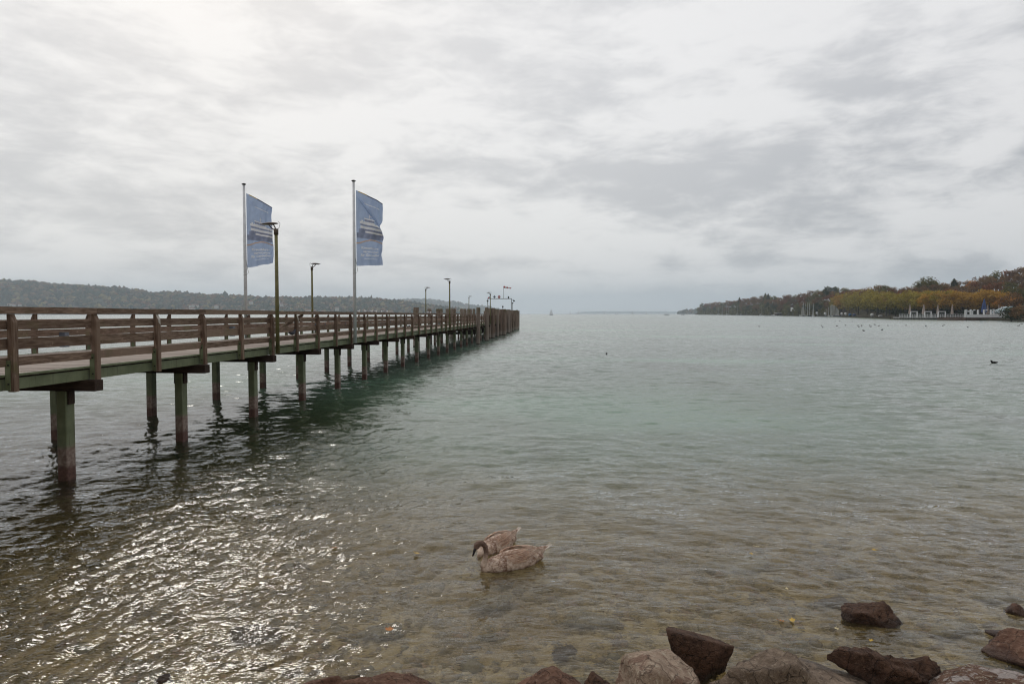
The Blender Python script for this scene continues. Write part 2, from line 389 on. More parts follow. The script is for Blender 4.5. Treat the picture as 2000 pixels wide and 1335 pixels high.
# far sheet
fy = 62 * (15500 / 62.) ** np.linspace(0, 1, 60); fx = np.concatenate([-np.geomspace(8000, 110, 20), np.linspace(-100, 100, 9), np.geomspace(110, 8000, 20)])
FX, FY = np.meshgrid(fx, fy); V2 = np.stack([FX, FY, FX * 0], -1).reshape(-1, 3); F2 = grid_faces(len(fy), len(fx), len(V1))
V3 = []; F3 = []; o3 = len(V1) + len(V2)
for sgn in (-1, 1):
    gx = np.geomspace(110, 8000, 8) * sgn; gx = np.sort(gx); gy = np.linspace(3, 62, 5); a, b = np.meshgrid(gx, gy)
    F3.append(grid_faces(5, 8, o3)); V3.append(np.stack([a, b, a * 0], -1).reshape(-1, 3)); o3 += 40
VV = np.concatenate([V1, V2] + V3); FF = np.concatenate([F1, F2] + F3)
dep = np.concatenate([dep1, np.full(len(VV) - len(V1), 8.)])
def water_material():
    m = bpy.data.materials.new('lake_water'); m.use_nodes = True; M = Mat.__new__(Mat); M.m = m; M.nt = m.node_tree; M.N = M.nt.nodes; M.L = M.nt.links
    M.N.clear(); M.tc = M.N.new('ShaderNodeTexCoord'); N = M.N; L = M.L
    out = N.new('ShaderNodeOutputMaterial')
    geo = N.new('ShaderNodeNewGeometry'); sp = N.new('ShaderNodeSeparateXYZ'); L.new(geo.outputs['Position'], sp.inputs[0])
    px, py = sp.outputs[0], sp.outputs[1]
    # ripples (fine relief): two wind directions
    ca = M.coord('World', (1, .32, 1), (0, 0, 0)); 
    def rip(rot, scale, st, det=3, dist=.3):
        return M.noise(M.coord('World', st, (0, 0, rot)), scale, det, .6, dist)
    r1 = rip(R(-58), 7.5, (.38, 1, 1)); r2 = rip(R(40), 6.5, (.38, 1, 1)); r3 = rip(R(0), 2.1, (.75, 1, 1), 4)
    w = M.mapr(M.math('ADD', px, M.math('MULTIPLY', py, .1)), -2.5, 2.5)
    near = M.math('ADD', M.math('MULTIPLY', r1, M.math('SUBTRACT', 1., w)), M.math('MULTIPLY', r2, M.math('MULTIPLY', w, .9)))
    b1 = N.new('ShaderNodeBump'); b1.inputs['Distance'].default_value = .035; L.new(near, b1.inputs['Height'])
    L.new(M.mapr(py, 6, 22, .95, .0), b1.inputs['Strength'])
    # open water: facet slopes read directly, so that they stay alive at any distance
    def slopes(scale, st, det, k):
        n = N.new('ShaderNodeTexNoise'); L.new(M.coord('World', st), n.inputs['Vector']); n.inputs['Scale'].default_value = scale; n.inputs['Detail'].default_value = det; n.inputs['Roughness'].default_value = .68
        a = N.new('ShaderNodeVectorMath'); a.operation = 'SUBTRACT'; L.new(n.outputs[1], a.inputs[0]); a.inputs[1].default_value = (.5, .5, .5)
        b = N.new('ShaderNodeVectorMath'); b.operation = 'MULTIPLY'; L.new(a.outputs[0], b.inputs[0]); b.inputs[1].default_value = k; return b.outputs[0]
    sa = slopes(1.6, (.55, 1, 1), 6, (.8, 1.0, 0)); sb = slopes(.16, (.5, 1, 1), 3, (.06, .12, 0))
    sm = N.new('ShaderNodeVectorMath'); sm.operation = 'ADD'; L.new(sa, sm.inputs[0]); L.new(sb, sm.inputs[1])
    sw = N.new('ShaderNodeVectorMath'); sw.operation = 'SCALE'; L.new(sm.outputs[0], sw.inputs[0]); L.new(M.mapr(py, 5, 26, .5, 1.05), sw.inputs['Scale'])
    fsp = N.new('ShaderNodeSeparateXYZ'); L.new(sw.outputs[0], fsp.inputs[0]); far_w = M.mapr(py, 9, 24)
    ay = M.math('MULTIPLY', M.math('ABSOLUTE', fsp.outputs[1]), -1.15)          # from far off only facets leaning to the viewer are seen
    yy = M.math('ADD', M.math('MULTIPLY', fsp.outputs[1], M.math('SUBTRACT', 1., far_w)), M.math('MULTIPLY', ay, far_w))
    fc = N.new('ShaderNodeCombineXYZ'); L.new(fsp.outputs[0], fc.inputs[0]); L.new(yy, fc.inputs[1])
    bi = N.new('ShaderNodeCombineXYZ'); L.new(M.mapr(py, 7, 40, 0, -.03), bi.inputs[1])
    s2 = N.new('ShaderNodeVectorMath'); s2.operation = 'ADD'; L.new(fc.outputs[0], s2.inputs[0]); L.new(bi.outputs[0], s2.inputs[1])
    s3 = N.new('ShaderNodeVectorMath'); s3.operation = 'ADD'; L.new(s2.outputs[0], s3.inputs[0]); L.new(b1.outputs[0], s3.inputs[1])
    b2 = N.new('ShaderNodeVectorMath'); b2.operation = 'NORMALIZE'; L.new(s3.outputs[0], b2.inputs[0])
    nrm = b2.outputs[0]
    fr = N.new('ShaderNodeFresnel'); fr.inputs['IOR'].default_value = 1.333; L.new(nrm, fr.inputs['Normal'])
    gl = N.new('ShaderNodeBsdfGlossy'); L.new(M.mapr(py, 10, 120, .02, .12), gl.inputs['Roughness']); L.new(nrm, gl.inputs['Normal'])
    gl.inputs['Color'].default_value = (.97, .97, .97, 1)
    rf = N.new('ShaderNodeBsdfRefraction'); rf.inputs['IOR'].default_value = 1.333; rf.inputs['Roughness'].default_value = 0.0; L.new(nrm, rf.inputs['Normal'])
    rf.inputs['Color'].default_value = (1., .94, .82, 1)
    df = N.new('ShaderNodeBsdfDiffuse')
    pat = M.noise(M.coord('World', (1, .5, 1)), .16, 4, .55, .4); pat2 = M.noise(M.coord('World', (.6, 1.3, 1)), .05, 3, .5, .3)
    at_ = N.new('ShaderNodeAttribute'); at_.attribute_name = 'depth'; dp = at_.outputs['Fac']
    shal = (.15, .118, .055); green = (.085, .148, .088); deep = (.125, .17, .14)
    c = M.mix(M.mapr(dp, .4, 1.6), shal, green)
    c = M.mix(M.mapr(dp, 2.2, 4.5), c, deep)
    c = M.mix(M.mapr(pat, .52, .68, 0, .55), c, (.042, .055, .034))
    c = M.mix(M.math('MULTIPLY', M.mapr(pat2, .5, .62, 0, .6), M.mapr(dp, 1, 2)), c, (.16, .285, .20))
    c = M.mix(M.math('MULTIPLY', M.mapr(px, -1.5, -6, 0, .85), M.mapr(py, 30, 16)), c, (.020, .024, .011))  # pier's shade and dark reflection painted into the body colour on the left
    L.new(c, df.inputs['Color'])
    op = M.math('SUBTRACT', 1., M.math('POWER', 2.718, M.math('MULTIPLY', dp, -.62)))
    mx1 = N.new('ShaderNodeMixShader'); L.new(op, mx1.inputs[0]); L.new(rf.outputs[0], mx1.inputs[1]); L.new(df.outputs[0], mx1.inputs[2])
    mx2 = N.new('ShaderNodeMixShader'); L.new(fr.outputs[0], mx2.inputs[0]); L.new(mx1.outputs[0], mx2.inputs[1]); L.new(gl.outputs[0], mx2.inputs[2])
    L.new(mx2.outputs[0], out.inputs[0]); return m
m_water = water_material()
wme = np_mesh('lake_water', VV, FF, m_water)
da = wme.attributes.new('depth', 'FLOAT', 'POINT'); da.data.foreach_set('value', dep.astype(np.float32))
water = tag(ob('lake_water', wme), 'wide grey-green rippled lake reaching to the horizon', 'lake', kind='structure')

# ------------------------------------------------------------------ rocks
def ico(sub):
    bm = bmesh.new(); bmesh.ops.create_icosphere(bm, subdivisions=sub, radius=1)
    V = np.array([v.co[:] for v in bm.verts]); F = np.array([[v.index for v in f.verts] for f in bm.faces]); bm.free(); return V, F
ICO = {s: ico(s) for s in (1, 2, 3, 5)}
def rock_mesh(name, dims, mat, seed, sub=5, nplanes=13, planes=None, rough=.05, sharp=26.):
    r = np.random.default_rng(seed); V, F = ICO[sub]
    P = [(np.array(n) / np.linalg.norm(n), d) for n, d in (planes or [])]
    for _ in range(nplanes - len(P)):
        n = r.normal(size=3); n /= np.linalg.norm(n); P.append((n, r.uniform(.66, .98)))
    q = np.zeros(len(V))
    for n, d in P:
        c = np.maximum(V @ n, 0) / d; q += c ** sharp
    rad = np.minimum(q ** (-1 / sharp), 1.45)
    W = V * rad[:, None] * np.array(dims) / 2
    for sc2, am in ((2.1, .8), (4.6, .5), (11., .42), (25., .3)):
        L_ = max(dims)
        nz = np.array([mnoise.noise(Vector(tuple(p * sc2 / L_ + seed))) for p in W])
        W += V * (nz * am * rough * L_)[:, None]
    return np_mesh(name, W, F, mat, True)
def boulder(label, px, Y, z, dims, mat, seed, rz=0., planes=None, group='boulders along the stony bank', name='boulder', cat='boulder', tilt=(0, 0), rough=.05, sub=5, npl=13):
    o = ob(name, rock_mesh(name, dims, mat, seed, sub=sub, planes=planes, rough=rough, nplanes=npl), None, (at(px, Y), Y, z), (tilt[0], tilt[1], rz))
    return tag(o, label, cat, group)
boulder('large pale grey blocky boulder with reddish cracks at the bottom edge', 1294, 4.95, .20, (.68, .62, .64), rk_pale, 3, .2, [((0, 0, 1), .85), ((1, 0, .1), .85), ((-1, 0, .15), .8), ((0, -1, .2), .8)], rough=.035)
boulder('wedge-shaped dark rock with a pale upper rim behind the pale block', 1374, 5.62, .15, (.54, .42, .46), rk_dark, 12, -.25, [((.22, .25, 1), .62), ((-1, 0, -.2), .8), ((.1, -1, 0), .75)], rough=.03)
boulder('long dark grey humped boulder right of the pale block', 1508, 4.80, .24, (1.12, .5, .62), rk_grey, 21, .05, [((0, .2, 1), .8), ((1, 0, 1), .78), ((0, -1, 0), .9)], rough=.07)
boulder('flat wet brown slab with a shallow puddle behind the humped boulder', 1592, 5.38, .01, (.92, .62, .28), rk_grey, 31, .2, [((0, 0, 1), .7)], rough=.04)
boulder('lumpy dark red-brown rock standing alone in the shallows near the slab', 1765, 5.50, .05, (.74, .36, .36), rk_dark, 46, -.1, [((0, .1, 1), .78)], rough=.10)
boulder('low dark rock rising from open water farthest from the bank', 1706, 6.62, .03, (.70, .42, .34), rk_dark, 52, -.1, [((-.42, .1, 1), .52), ((1, 0, .3), .75)], rough=.05)
boulder('big speckled slab with a bright top in the lower right corner', 2014, 5.02, .07, (1.2, .75, .44), rk_speck, 63, -.2, [((.05, .1, 1), .62), ((-.8, -1, .3), .7)], rough=.04)
boulder('brown pointed rock at the right edge behind the speckled slab', 2012, 5.95, .02, (.66, .5, .40), rk_red, 71, .1, [((-.7, 0, 1), .6)], rough=.05)
boulder('small brown stone poking out at the far right edge', 2003, 6.75, .0, (.2, .18, .16), rk_red, 75, 0, sub=3)
boulder('low flat brown stone just breaking the surface at the right edge', 1990, 6.3, -.03, (.34, .22, .12), rk_red, 78, 0, sub=3)
boulder('reddish brown rock with a peaked top left of the pale block', 1086, 5.14, .07, (.50, .44, .50), rk_red, 81, .1, [((.55, 0, 1), .62), ((-.6, 0, 1), .62)], rough=.04)
boulder('small dark red rock between the peaked rock and pale block', 1166, 5.06, .07, (.36, .32, .32), rk_dark, 86, .1, rough=.05)
boulder('wet reddish slab awash at the bottom edge left of centre', 760, 5.24, .04, (.62, .42, .26), rk_red, 91, .1, [((.05, .1, 1), .7)], rough=.04)
boulder('small black wet rock beside the reddish slab', 680, 5.16, .04, (.22, .22, .2), rk_dark, 95, .1, sub=3)
boulder('rounded dark red rock cut by the bottom edge', 580, 5.02, .08, (.50, .36, .34), rk_red, 97, .0, rough=.04)
boulder('tiny dark rock in the glittering shallows at lower left', 303, 5.50, -.02, (.15, .11, .11), rk_dark, 99, .0, sub=3)
boulder('small wet brown rock touching the reddish slab on its left', 645, 5.36, -.02, (.34, .24, .2), rk_subd, 103, .3, sub=3)
boulder('flat wet dark stone at the bottom edge left of the rounded red rock', 470, 5.02, -.02, (.44, .34, .22), rk_dark, 105, .4, [((0, .1, 1), .7)], rough=.04)
boulder('low wet brown stone at the bottom edge near the left third', 395, 5.08, -.05, (.40, .30, .2), rk_subd, 107, .9, rough=.05, sub=3)
boulder('reddish stone half out of the water right of the reddish slab', 862, 5.12, -.03, (.42, .30, .22), rk_red, 109, .2, [((0, .1, 1), .7)], rough=.04)
boulder('low brown wet stone between the slab and the peaked rock', 955, 5.02, -.02, (.48, .30, .22), rk_dark, 111, -.3, rough=.05)
boulder('brown wet stone in front of the lumpy rock at the bottom edge', 1668, 4.98, .02, (.55, .32, .30), rk_red, 113, -.1, [((0, 0, 1), .75)], rough=.05)
boulder('dark wet stone at the bottom edge between lumpy rock and speckled slab', 1808, 4.95, .0, (.5, .3, .26), rk_dark, 117, .3, [((0, 0, 1), .75)], rough=.05)
SUBM = [(1432, 1106, .7, .42, rk_sub, 'pale flat stone under water to the right of the swans'),
        (1150, 1212, .46, .28, rk_sub, 'yellowish submerged stone below the swans'),
        (735, 1236, .44, .28, rk_sub, 'pale submerged stone at lower left among glints'),
        (1100, 1275, .30, .16, rk_subd, 'dark brown submerged stone above the peaked rock'),
        (1955, 1166, .46, .26, rk_sub, 'pale submerged stone near the right edge'),
        (1655, 1120, .4, .2, rk_sub, 'pale submerged stone above the lone dark rock'),
        (1880, 1230, .5, .24, rk_sub, 'pale submerged stone behind the brown pointed rock'),
        (1640, 1178, .44, .2, rk_subd, 'olive submerged stone just left of the lone dark rock'),
        (960, 1180, .5, .26, rk_sub, 'ochre submerged stone straight below the dipping swan'),
        (500, 1240, .5, .3, rk_subd, 'dark submerged stone under the brightest glitter')]
for px, py, w_, d_, mt, lb in SUBM:
    p = G(px, py); zb = float(bed_z(np.array(p.x), np.array(p.y)))
    k = 1 + (-zb) * .12
    boulder(lb, px, p.y * k, zb + .10, (w_, d_, .24), mt, int(px), .2, group='stones lying under the shallow water', name='submerged_stone', cat='stone', sub=3, rough=.04)
def stones():
    V0, F0 = ICO[1]; n = 5200
    Xs = rng.uniform(-6.5, 7, n); Ys = 3.3 + 6.2 * rng.random(n) ** 1.25
    s = np.exp(rng.normal(-3.3, .5, n)); s = np.clip(s, .012, .12)
    Vs = []; Fs = []; Cs = []
    pal = np.array([(.50, .45, .33), (.36, .30, .19), (.22, .17, .10), (.58, .54, .43), (.42, .30, .20), (.30, .29, .22)])
    for i in range(n):
        d = np.array([1, rng.uniform(.6, 1), rng.uniform(.4, .7)]) * s[i]; a = rng.uniform(0, 6.28); W = V0 * d * (1 + .25 * rng.normal(size=(len(V0), 1)) * .5)
        c, q = math.cos(a), math.sin(a); W = np.stack([W[:, 0] * c - W[:, 1] * q, W[:, 0] * q + W[:, 1] * c, W[:, 2]], -1)
        W += (Xs[i], Ys[i], 0)
        Vs.append(W); Fs.append(F0 + len(V0) * i); Cs.append(np.repeat(pal[rng.integers(6)][None], len(V0), 0) * rng.uniform(.7, 1.1))
    base = bed_z(Xs, Ys) + .10 * vnoise2(Xs, Ys, 1, .9) + .06 * vnoise2(Xs, Ys, 2, .35)
    V = np.concatenate(Vs); V[:, 2] += np.repeat(base + s * .15, len(V0))
    M = Mat('pebbles', .8, .2); a = M.N.new('ShaderNodeAttribute'); a.attribute_name = 'col'; f = M.noise(M.coord('World'), 40, 3)
    M.col(M.mix(M.mapr(f, .4, .65, 0, .5), a.outputs['Color'], (.2, .17, .1)))
    o = ob('lake_bed_stones', np_mesh('lake_bed_stones', V, np.concatenate(Fs), M.m, True, np.concatenate(Cs)))
    tag(o, 'small stones and gravel covering the shallow lake bed', 'gravel', kind='stuff')
stones()

# ------------------------------------------------------------------ pier
PS = 1.882; S0 = 10.46; ROWS0 = 12.24 - 2 * 3.764; ROWSP = 3.764; PEND = 122.
pier = empty('pier', (-8.35, 0, 0), 0, 'long timber and green steel pier with wooden railings running out into the lake', 'pier')
pier.rotation_euler = (-.00225, 0, -math.atan(.072))
PR = Matrix.Rotation(-math.atan(.072), 4, 'Z') @ Matrix.Rotation(-.00225, 4, 'X'); PR.translation = Vector((-8.35, 0, 0))
def PW(n, s, z): return PR @ Vector((n, s, z))
NW = -4.34
posts_s = [S0 + PS * k for k in range(-3, int((PEND - S0) / PS) + 1)]
def post_mesh(sgn):
    # profile in (n,z), chamfered outer top; sgn=+1 near side (outer face at n=0)
    prof = [(0, 1.83), (0, 2.895), (-.055, 3.022), (-.105, 3.022), (-.105, 1.83)]
    mb = MB(); w = .052
    vs = [(p[0] * sgn, -w, p[1]) for p in prof] + [(p[0] * sgn, w, p[1]) for p in prof]
    fs = [tuple(range(5)) if sgn > 0 else tuple(range(4, -1, -1)), tuple(range(9, 4, -1)) if sgn > 0 else tuple(range(5, 10))]
    for i in range(5):
        j = (i + 1) % 5; fs.append((i, i + 5, j + 5, j) if sgn > 0 else (i, j, j + 5, i + 5))
    mb.add(vs, fs); me = mb.mesh('railing_post', m_post)
    bm = bmesh.new(); bm.from_mesh(me); bmesh.ops.recalc_face_normals(bm, faces=bm.faces); bmesh.ops.bevel(bm, geom=list(bm.edges), offset=.006, segments=1, affect='EDGES'); bm.to_mesh(me); bm.free(); return me
pm = {1: post_mesh(1), -1: post_mesh(-1)}
brm = {}
for sg in (1, -1):
    b = MB(); b.box(*sorted((-.135 * sg, -.05 * sg)), -.066, -.054, 1.85, 2.31)
    brm[sg] = b.mesh('post_bracket', m_green)
boltm = MB().tube([(0, -.08, 0), (0, -.062, 0)], .014, 6).mesh('bolt', m_black)
capm = MB().box(-.06, .006, -.056, .056, 0, .006).mesh('dropping_cap', m_drop)
far = lambda n: NW - n
for k, s in enumerate(posts_s):
    for sg in (1, -1):
        n0 = 0 if sg > 0 else NW
        jit = random.uniform(-.008, .008)
        p = ob('railing_post', pm[sg], pier, (n0 + jit * .5, s + jit, random.uniform(-.006, .004)), (random.uniform(-.006, .006), random.uniform(-.006, .006), 0))
        ob('post_bracket', brm[sg], p, (0, 0, 0))
        if sg > 0 and k < 30:
            for zz in (1.95, 2.24): ob('bolt', boltm, p, (-.075, 0, zz))
        if sg > 0 and k in (5, 9, 13, 18, 22):
            b = MB(); vs = [(.004, -.045, 2.86), (.004, .03, 2.80), (.004, .03, 2.90), (-.058, .045, 3.030), (-.058, -.045, 3.030), (.004, -.045, 2.90)]
            b.add(vs, [(0, 1, 2, 5), (5, 2, 3, 4)]); b.build('bird_droppings', m_drop, p)
# rails span two bays, joined at every second post
def board(name, n0, n1, s0, s1, z0, z1, mat):
    L_ = s1 - s0; segs = 4; b = MB(); vs = []; dz = [random.uniform(-.004, .004) for _ in range(segs + 1)]
    for i in range(segs + 1):
        y = s0 + L_ * i / segs
        for (x, z) in ((n0, z0), (n1, z0), (n1, z1), (n0, z1)): vs.append((x + dz[i] * .5, y, z + dz[i]))
    fs = [(3, 2, 1, 0), tuple(4 * segs + i for i in range(4))]
    for i in range(segs):
        for a in range(4):
            a2 = (a + 1) % 4; fs.append((4 * i + a, 4 * i + a2, 4 * i + 4 + a2, 4 * i + 4 + a))
    b.add(vs, fs); me = b.mesh(name, mat); bm = bmesh.new(); bm.from_mesh(me); bmesh.ops.recalc_face_normals(bm, faces=bm.faces); bm.to_mesh(me); bm.free()
    return ob(name, me, pier)
for side_ in (1, -1):
    for i in range(0, len(posts_s) - 2, 2):
        s0, s1 = posts_s[i], posts_s[min(i + 2, len(posts_s) - 1)]
        for z0, z1 in ((2.777, 2.90), (2.482, 2.648), (2.213, 2.350)):
            n0, n1 = (-.148, -.107) if side_ > 0 else (far(-.107), far(-.148))
            n0, n1 = min(n0, n1), max(n0, n1)
            board('rail_board', n0, n1, s0 + .004, s1 - .004, z0 + random.uniform(-.006, .006), z1 + random.uniform(-.006, .006), m_rail)
        n0, n1 = (-.165, -.012) if side_ > 0 else (far(-.012), far(-.165))
        board('handrail', min(n0, n1), max(n0, n1), s0 + .003, s1 - .003, 3.026, 3.118 + random.uniform(0, .012), m_rail)
        for (a, b_, z0, z1, nm) in ((-.215, -.172, 1.842, 2.018, 'edge_beam'), (-.19, -.135, 2.050, 2.088, 'edge_angle')):
            n0, n1 = (a, b_) if side_ > 0 else (far(b_), far(a))
            MB().box(min(n0, n1), max(n0, n1), s0 + .002, s1 - .002, z0, z1).build(nm, m_green, pier)
for n in (-.36, -1.1, -1.8, -2.4, -3.1, -3.8):
    for i in range(0, len(posts_s) - 2, 4):
        s0, s1 = posts_s[i], posts_s[min(i + 4, len(posts_s) - 1)]
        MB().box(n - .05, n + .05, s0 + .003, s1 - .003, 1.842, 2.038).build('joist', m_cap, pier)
# diagonal strut leaning across two bays on the near railing
b = MB(); s0, s1 = posts_s[8], posts_s[9] + .9
p0 = Vector((-.20, s0 + .2, 2.42)); p1 = Vector((-.20, s1, 3.02)); d = (p1 - p0).normalized(); u_ = d.cross(Vector((1, 0, 0)))
vs = []
for p in (p0, p1):
    for a, c in ((-.02, -.045), (.02, -.045), (.02, .045), (-.02, .045)): vs.append(p + Vector((a, 0, 0)) + u_ * c)
b.add(vs, [(0, 1, 2, 3), (7, 6, 5, 4), (0, 4, 5, 1), (1, 5, 6, 2), (2, 6, 7, 3), (3, 7, 4, 0)]); b.build('diagonal_brace', m_rail, pier)
pl = bevel_mesh(MB().box(far(-.192), -.192, -.063, .063, 2.041, 2.083).mesh('deck_plank', m_plank), .005)
s = posts_s[0] + 1.6; cnt = 0
while cnt < 296:
    ob('deck_plank', pl, pier, (random.uniform(-.012, .012), s, random.uniform(-.006, .004)), (0, 0, random.uniform(-.002, .002))); s += .142; cnt += 1
b = MB()
while s < posts_s[-1] - .1:
    b.box(far(-.192), -.192, s - .066, s + .066, 2.041, 2.083 + random.uniform(-.003, .002)); s += .142
tag(b.build('far_deck_planks', m_plank, pier), kind='stuff')
b = MB(); s_ = posts_s[0]
while s_ < posts_s[0] + 1.5:
    b.box(far(-.192), -.192, s_ - .066, s_ + .066, 2.041, 2.083); s_ += .142
tag(b.build('near_deck_planks', m_plank, pier), kind='stuff')
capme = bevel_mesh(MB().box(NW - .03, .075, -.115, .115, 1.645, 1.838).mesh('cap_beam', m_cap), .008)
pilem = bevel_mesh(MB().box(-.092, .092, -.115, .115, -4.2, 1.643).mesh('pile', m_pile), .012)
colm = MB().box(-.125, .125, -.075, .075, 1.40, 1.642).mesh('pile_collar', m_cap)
j = 0; piles = []
while ROWS0 + ROWSP * j < PEND:
    s = ROWS0 + ROWSP * j; piles.append(s)
    ob('cap_beam', capme, pier, (random.uniform(-.02, .02), s, 0))
    for n in (-.60, -3.68):
        p = ob('pile', pilem, pier, (n, s + random.uniform(-.02, .02), 0), (random.uniform(-.004, .004), random.uniform(-.004, .004), 0)); ob('pile_collar', colm, p)
    j += 1
b = MB()
for s in piles[14:]: pass
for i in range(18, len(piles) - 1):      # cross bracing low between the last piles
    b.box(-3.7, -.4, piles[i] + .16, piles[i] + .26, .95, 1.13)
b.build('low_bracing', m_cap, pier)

# mooring piles beside the pier (each a thing)
def mpile(n, s, top, r, label, group):
    w = PW(n, s, 0); b = MB(); rr = r
    prof = [(-3.5, rr * 1.04), (0, rr * 1.02), (top - .02, rr * .97), (top, rr * .9)]
    segs = 12; rad = [q[1] for q in prof]
    lean = (random.uniform(-.012, .012), random.uniform(-.012, .012))
    b.tube([(lean[0] * q[0], lean[1] * q[0], q[0]) for q in prof], rad, segs)
    o = b.build('mooring_pile', m_moor, None, False, loc=(w.x, w.y, 0)); o.rotation_euler.z = random.uniform(0, 6)
    return tag(o, label, 'timber pile', group)
def s_of(px, c):   # where the line at sideways offset c crosses the sight line of a pixel column
    return c / ((1096 - px) / FPX) / math.cos(math.atan(.072))
gp1 = 'round timber fender piles on the near side of the pier'
mpile(.25, 66.8, 3.60, .20, 'lone round timber pile with a mossy head standing first before the pier head', gp1)
mpile(.18, 75.2, 3.66, .21, 'second round timber pile before the pier head with a gull on top', gp1)
fr = [(955.5, 660.6, .24), (962.5, 660.5, .21), (966.8, 656.5, .13), (971.5, 657.5, .21), (977.8, 655, .22), (984.6, 654.8, .23), (988.3, 651, .14), (993, 650.5, .26), (997.3, 649, .2), (1001.8, 646.8, .2),
      (1006.3, 645.2, .22), (1009.6, 643.8, .2), (1012.2, 642.8, .22)]
for i, (px, py, r) in enumerate(fr):
    Yp = 3 * FPX / (py - 612.3); w = Vector((at(px, Yp), Yp, 0)); loc = PR.inverted() @ w
    mpile(loc.x, loc.y, 3.62 + .0006 * Yp * random.uniform(-1, 1), r * 1.05, ordinal(i) + ' front pile from the left in the fender wall at the pier head', gp1)
k = 0
for i in range(22):  # second rank right behind the front piles
    s = 83 + i * 1.9; loc = (random.uniform(-.85, -.35), s)
    mpile(loc[0], loc[1], 3.45 + random.uniform(-.15, .1), .18, ordinal(i) + ' rear rank timber pile of the pier head, counted from the shore', 'rear rank timber piles of the pier head')
gp2 = 'square-topped timber piles on the far side of the pier'
fs_ = [(812, 61, .25), (839.6, 68, .21), (855.5, 73, .21), (861.5, 74.5, .21), (874, 79, .21), (881, 82, .2), (887, 85, .22), (902, 92.5, .22), (908, 96.5, .22), (915, 101, .2), (919, 104, .2), (925, 108, .2), (936, 112, .2)]
for i, (px, Yp, r) in enumerate(fs_):
    w = Vector((at(px, Yp), Yp, 0)); loc = PR.inverted() @ w
    mpile(loc.x, loc.y, 3 + (612 - (600 if i == 0 else 602.8)) / FPX * Yp, r, ordinal(i) + ' stout timber pile from the shore on the far side of the pier', gp2)

# lamps on the pier
def lamp(n, s, toward, label, top=5.42):
    w = PW(n, s, 0); e = empty('pier_lamp', (w.x, w.y, 1.85), -.072, label, 'lamp', 'lamp posts bolted to the sides of the pier')
    h = top - 1.85 - .0022 * s
    MB().tube([(0, 0, 0), (0, 0, h * .5), (0, 0, h)], [.058, .052, .046], 12).build('lamp_pole', m_lampgreen, e, True)
    MB().tube([(0, 0, h - .12), (0, 0, h + .05)], .066, 10).build('pole_clamp', m_lamphead, e, True)
    b = MB()
    for x0, x1, x2 in ((-.02, -.13, -.21), (.0, -.02, -.07)):
        b.tube([(x0 * toward, 0, h + .0), (x1 * toward, 0, h + .07), (x2 * toward, 0, h + .17)], .017, 6)
    b.build('fork_arm', m_lamphead, e, True)
    # almond shaped housing
    vs = []; fs = []; nx = 12
    for i in range(nx + 1):
        t = i / nx; x = (.06 - .52 * t); wd = .11 * math.sin(math.pi * (t * .93 + .05)) ** .7; th = .05 * math.sin(math.pi * (t * .9 + .08)) ** .8
        zc = h + .20 - .02 * t
        for kk in range(10):
            a = 2 * math.pi * kk / 10; vs.append((x * toward, wd * math.cos(a), zc + th * (math.sin(a) if math.sin(a) > 0 else .45 * math.sin(a))))
    for i in range(nx):
        for kk in range(10):
            k2 = (kk + 1) % 10; fs.append((i * 10 + kk, i * 10 + k2, (i + 1) * 10 + k2, (i + 1) * 10 + kk))
    fs += [tuple(range(10)), tuple(nx * 10 + q for q in range(10))]
    me = MB().add(vs, fs).mesh('lamp_head', m_lamphead, True); bm = bmesh.new(); bm.from_mesh(me); bmesh.ops.recalc_face_normals(bm, faces=bm.faces); bm.to_mesh(me); bm.free()
    hd = ob('lamp_head', me, e)
    MB().box(*sorted((-.10 * toward, -.36 * toward)), -.06, .06, h + .155, h + .165).build('lamp_glass', m_lens, hd)
    b = MB(); b.tube([(.06 * toward, 0, h + .26), (.12 * toward, 0, h + .2), (.09 * toward, 0, h + .08), (.03 * toward, 0, h + .02)], .006, 5); b.build('lamp_cable', m_black, e, True)
cosA = math.cos(math.atan(.072))
rowS = lambda j: (12.24 + ROWSP * j)
lamp(.16, rowS(2), 1, 'nearest lamp post on the near side of the pier, partly covering the left flag')
lamp(.235, rowS(10), 1, 'tall lamp post on the near side of the pier halfway to its end')
lamp(.075, rowS(18), 1, 'small lamp post standing just left of the signal gantry')
lamp(NW - .06, rowS(6), -1, 'lamp post on the far side of the pier between the two flags')
lamp(NW - .19, rowS(14), -1, 'lamp post on the far side left of the tall lamp')
lamp(NW - .2, 95.5, -1, 'farthest lamp post on the far side near the pier head')

# flagpoles and flags
def flagpole(n, s, top, label, bottom=1.84):
    w = PW(n, s, 0); e = empty('flagpole', (w.x, w.y, bottom), 0, label, 'flagpole', 'white flagpoles on the pier')
    h = top - bottom
    MB().tube([(0, 0, 0), (0, 0, h * .6), (0, 0, h)], [.07, .062, .045], 14).build('pole', m_polew, e, True)
    MB().tube([(0, 0, h), (0, 0, h + .02), (0, 0, h + .045), (0, 0, h + .07)], [.05, .085, .085, .03], 12).build('pole_cap', m_black, e, True)
    b = MB(); zr = h - 3.62
    b.tube([(.03, -.03, zr + .7), (.10, -.04, zr + .35), (.14, -.03, zr + .1), (.07, -.05, zr + .02), (-.05, -.06, zr)], .008, 5); b.build('halyard', m_iron, e, True)
    return Vector((w.x, w.y, top))
m_ship = flat('flag_print_white', (.88, .88, .90), .8, .03); m_shipd = flat('flag_print_dark', (.30, .30, .38), .8, .1)
m_rope = flat('flag_print_orange_rope', (.72, .50, .36), .8, .1); m_text = flat('flag_print_lettering', (.93, .94, .97), .8, .02)
m_shipg = flat('flag_print_grey_sea', (.30, .34, .47), .8, .15)
m_yel = flat('flag_edge_yellow', (.6, .4, .06), .8, .05); m_navy = flat('flag_edge_navy', (.05, .05, .11), .8, .05)
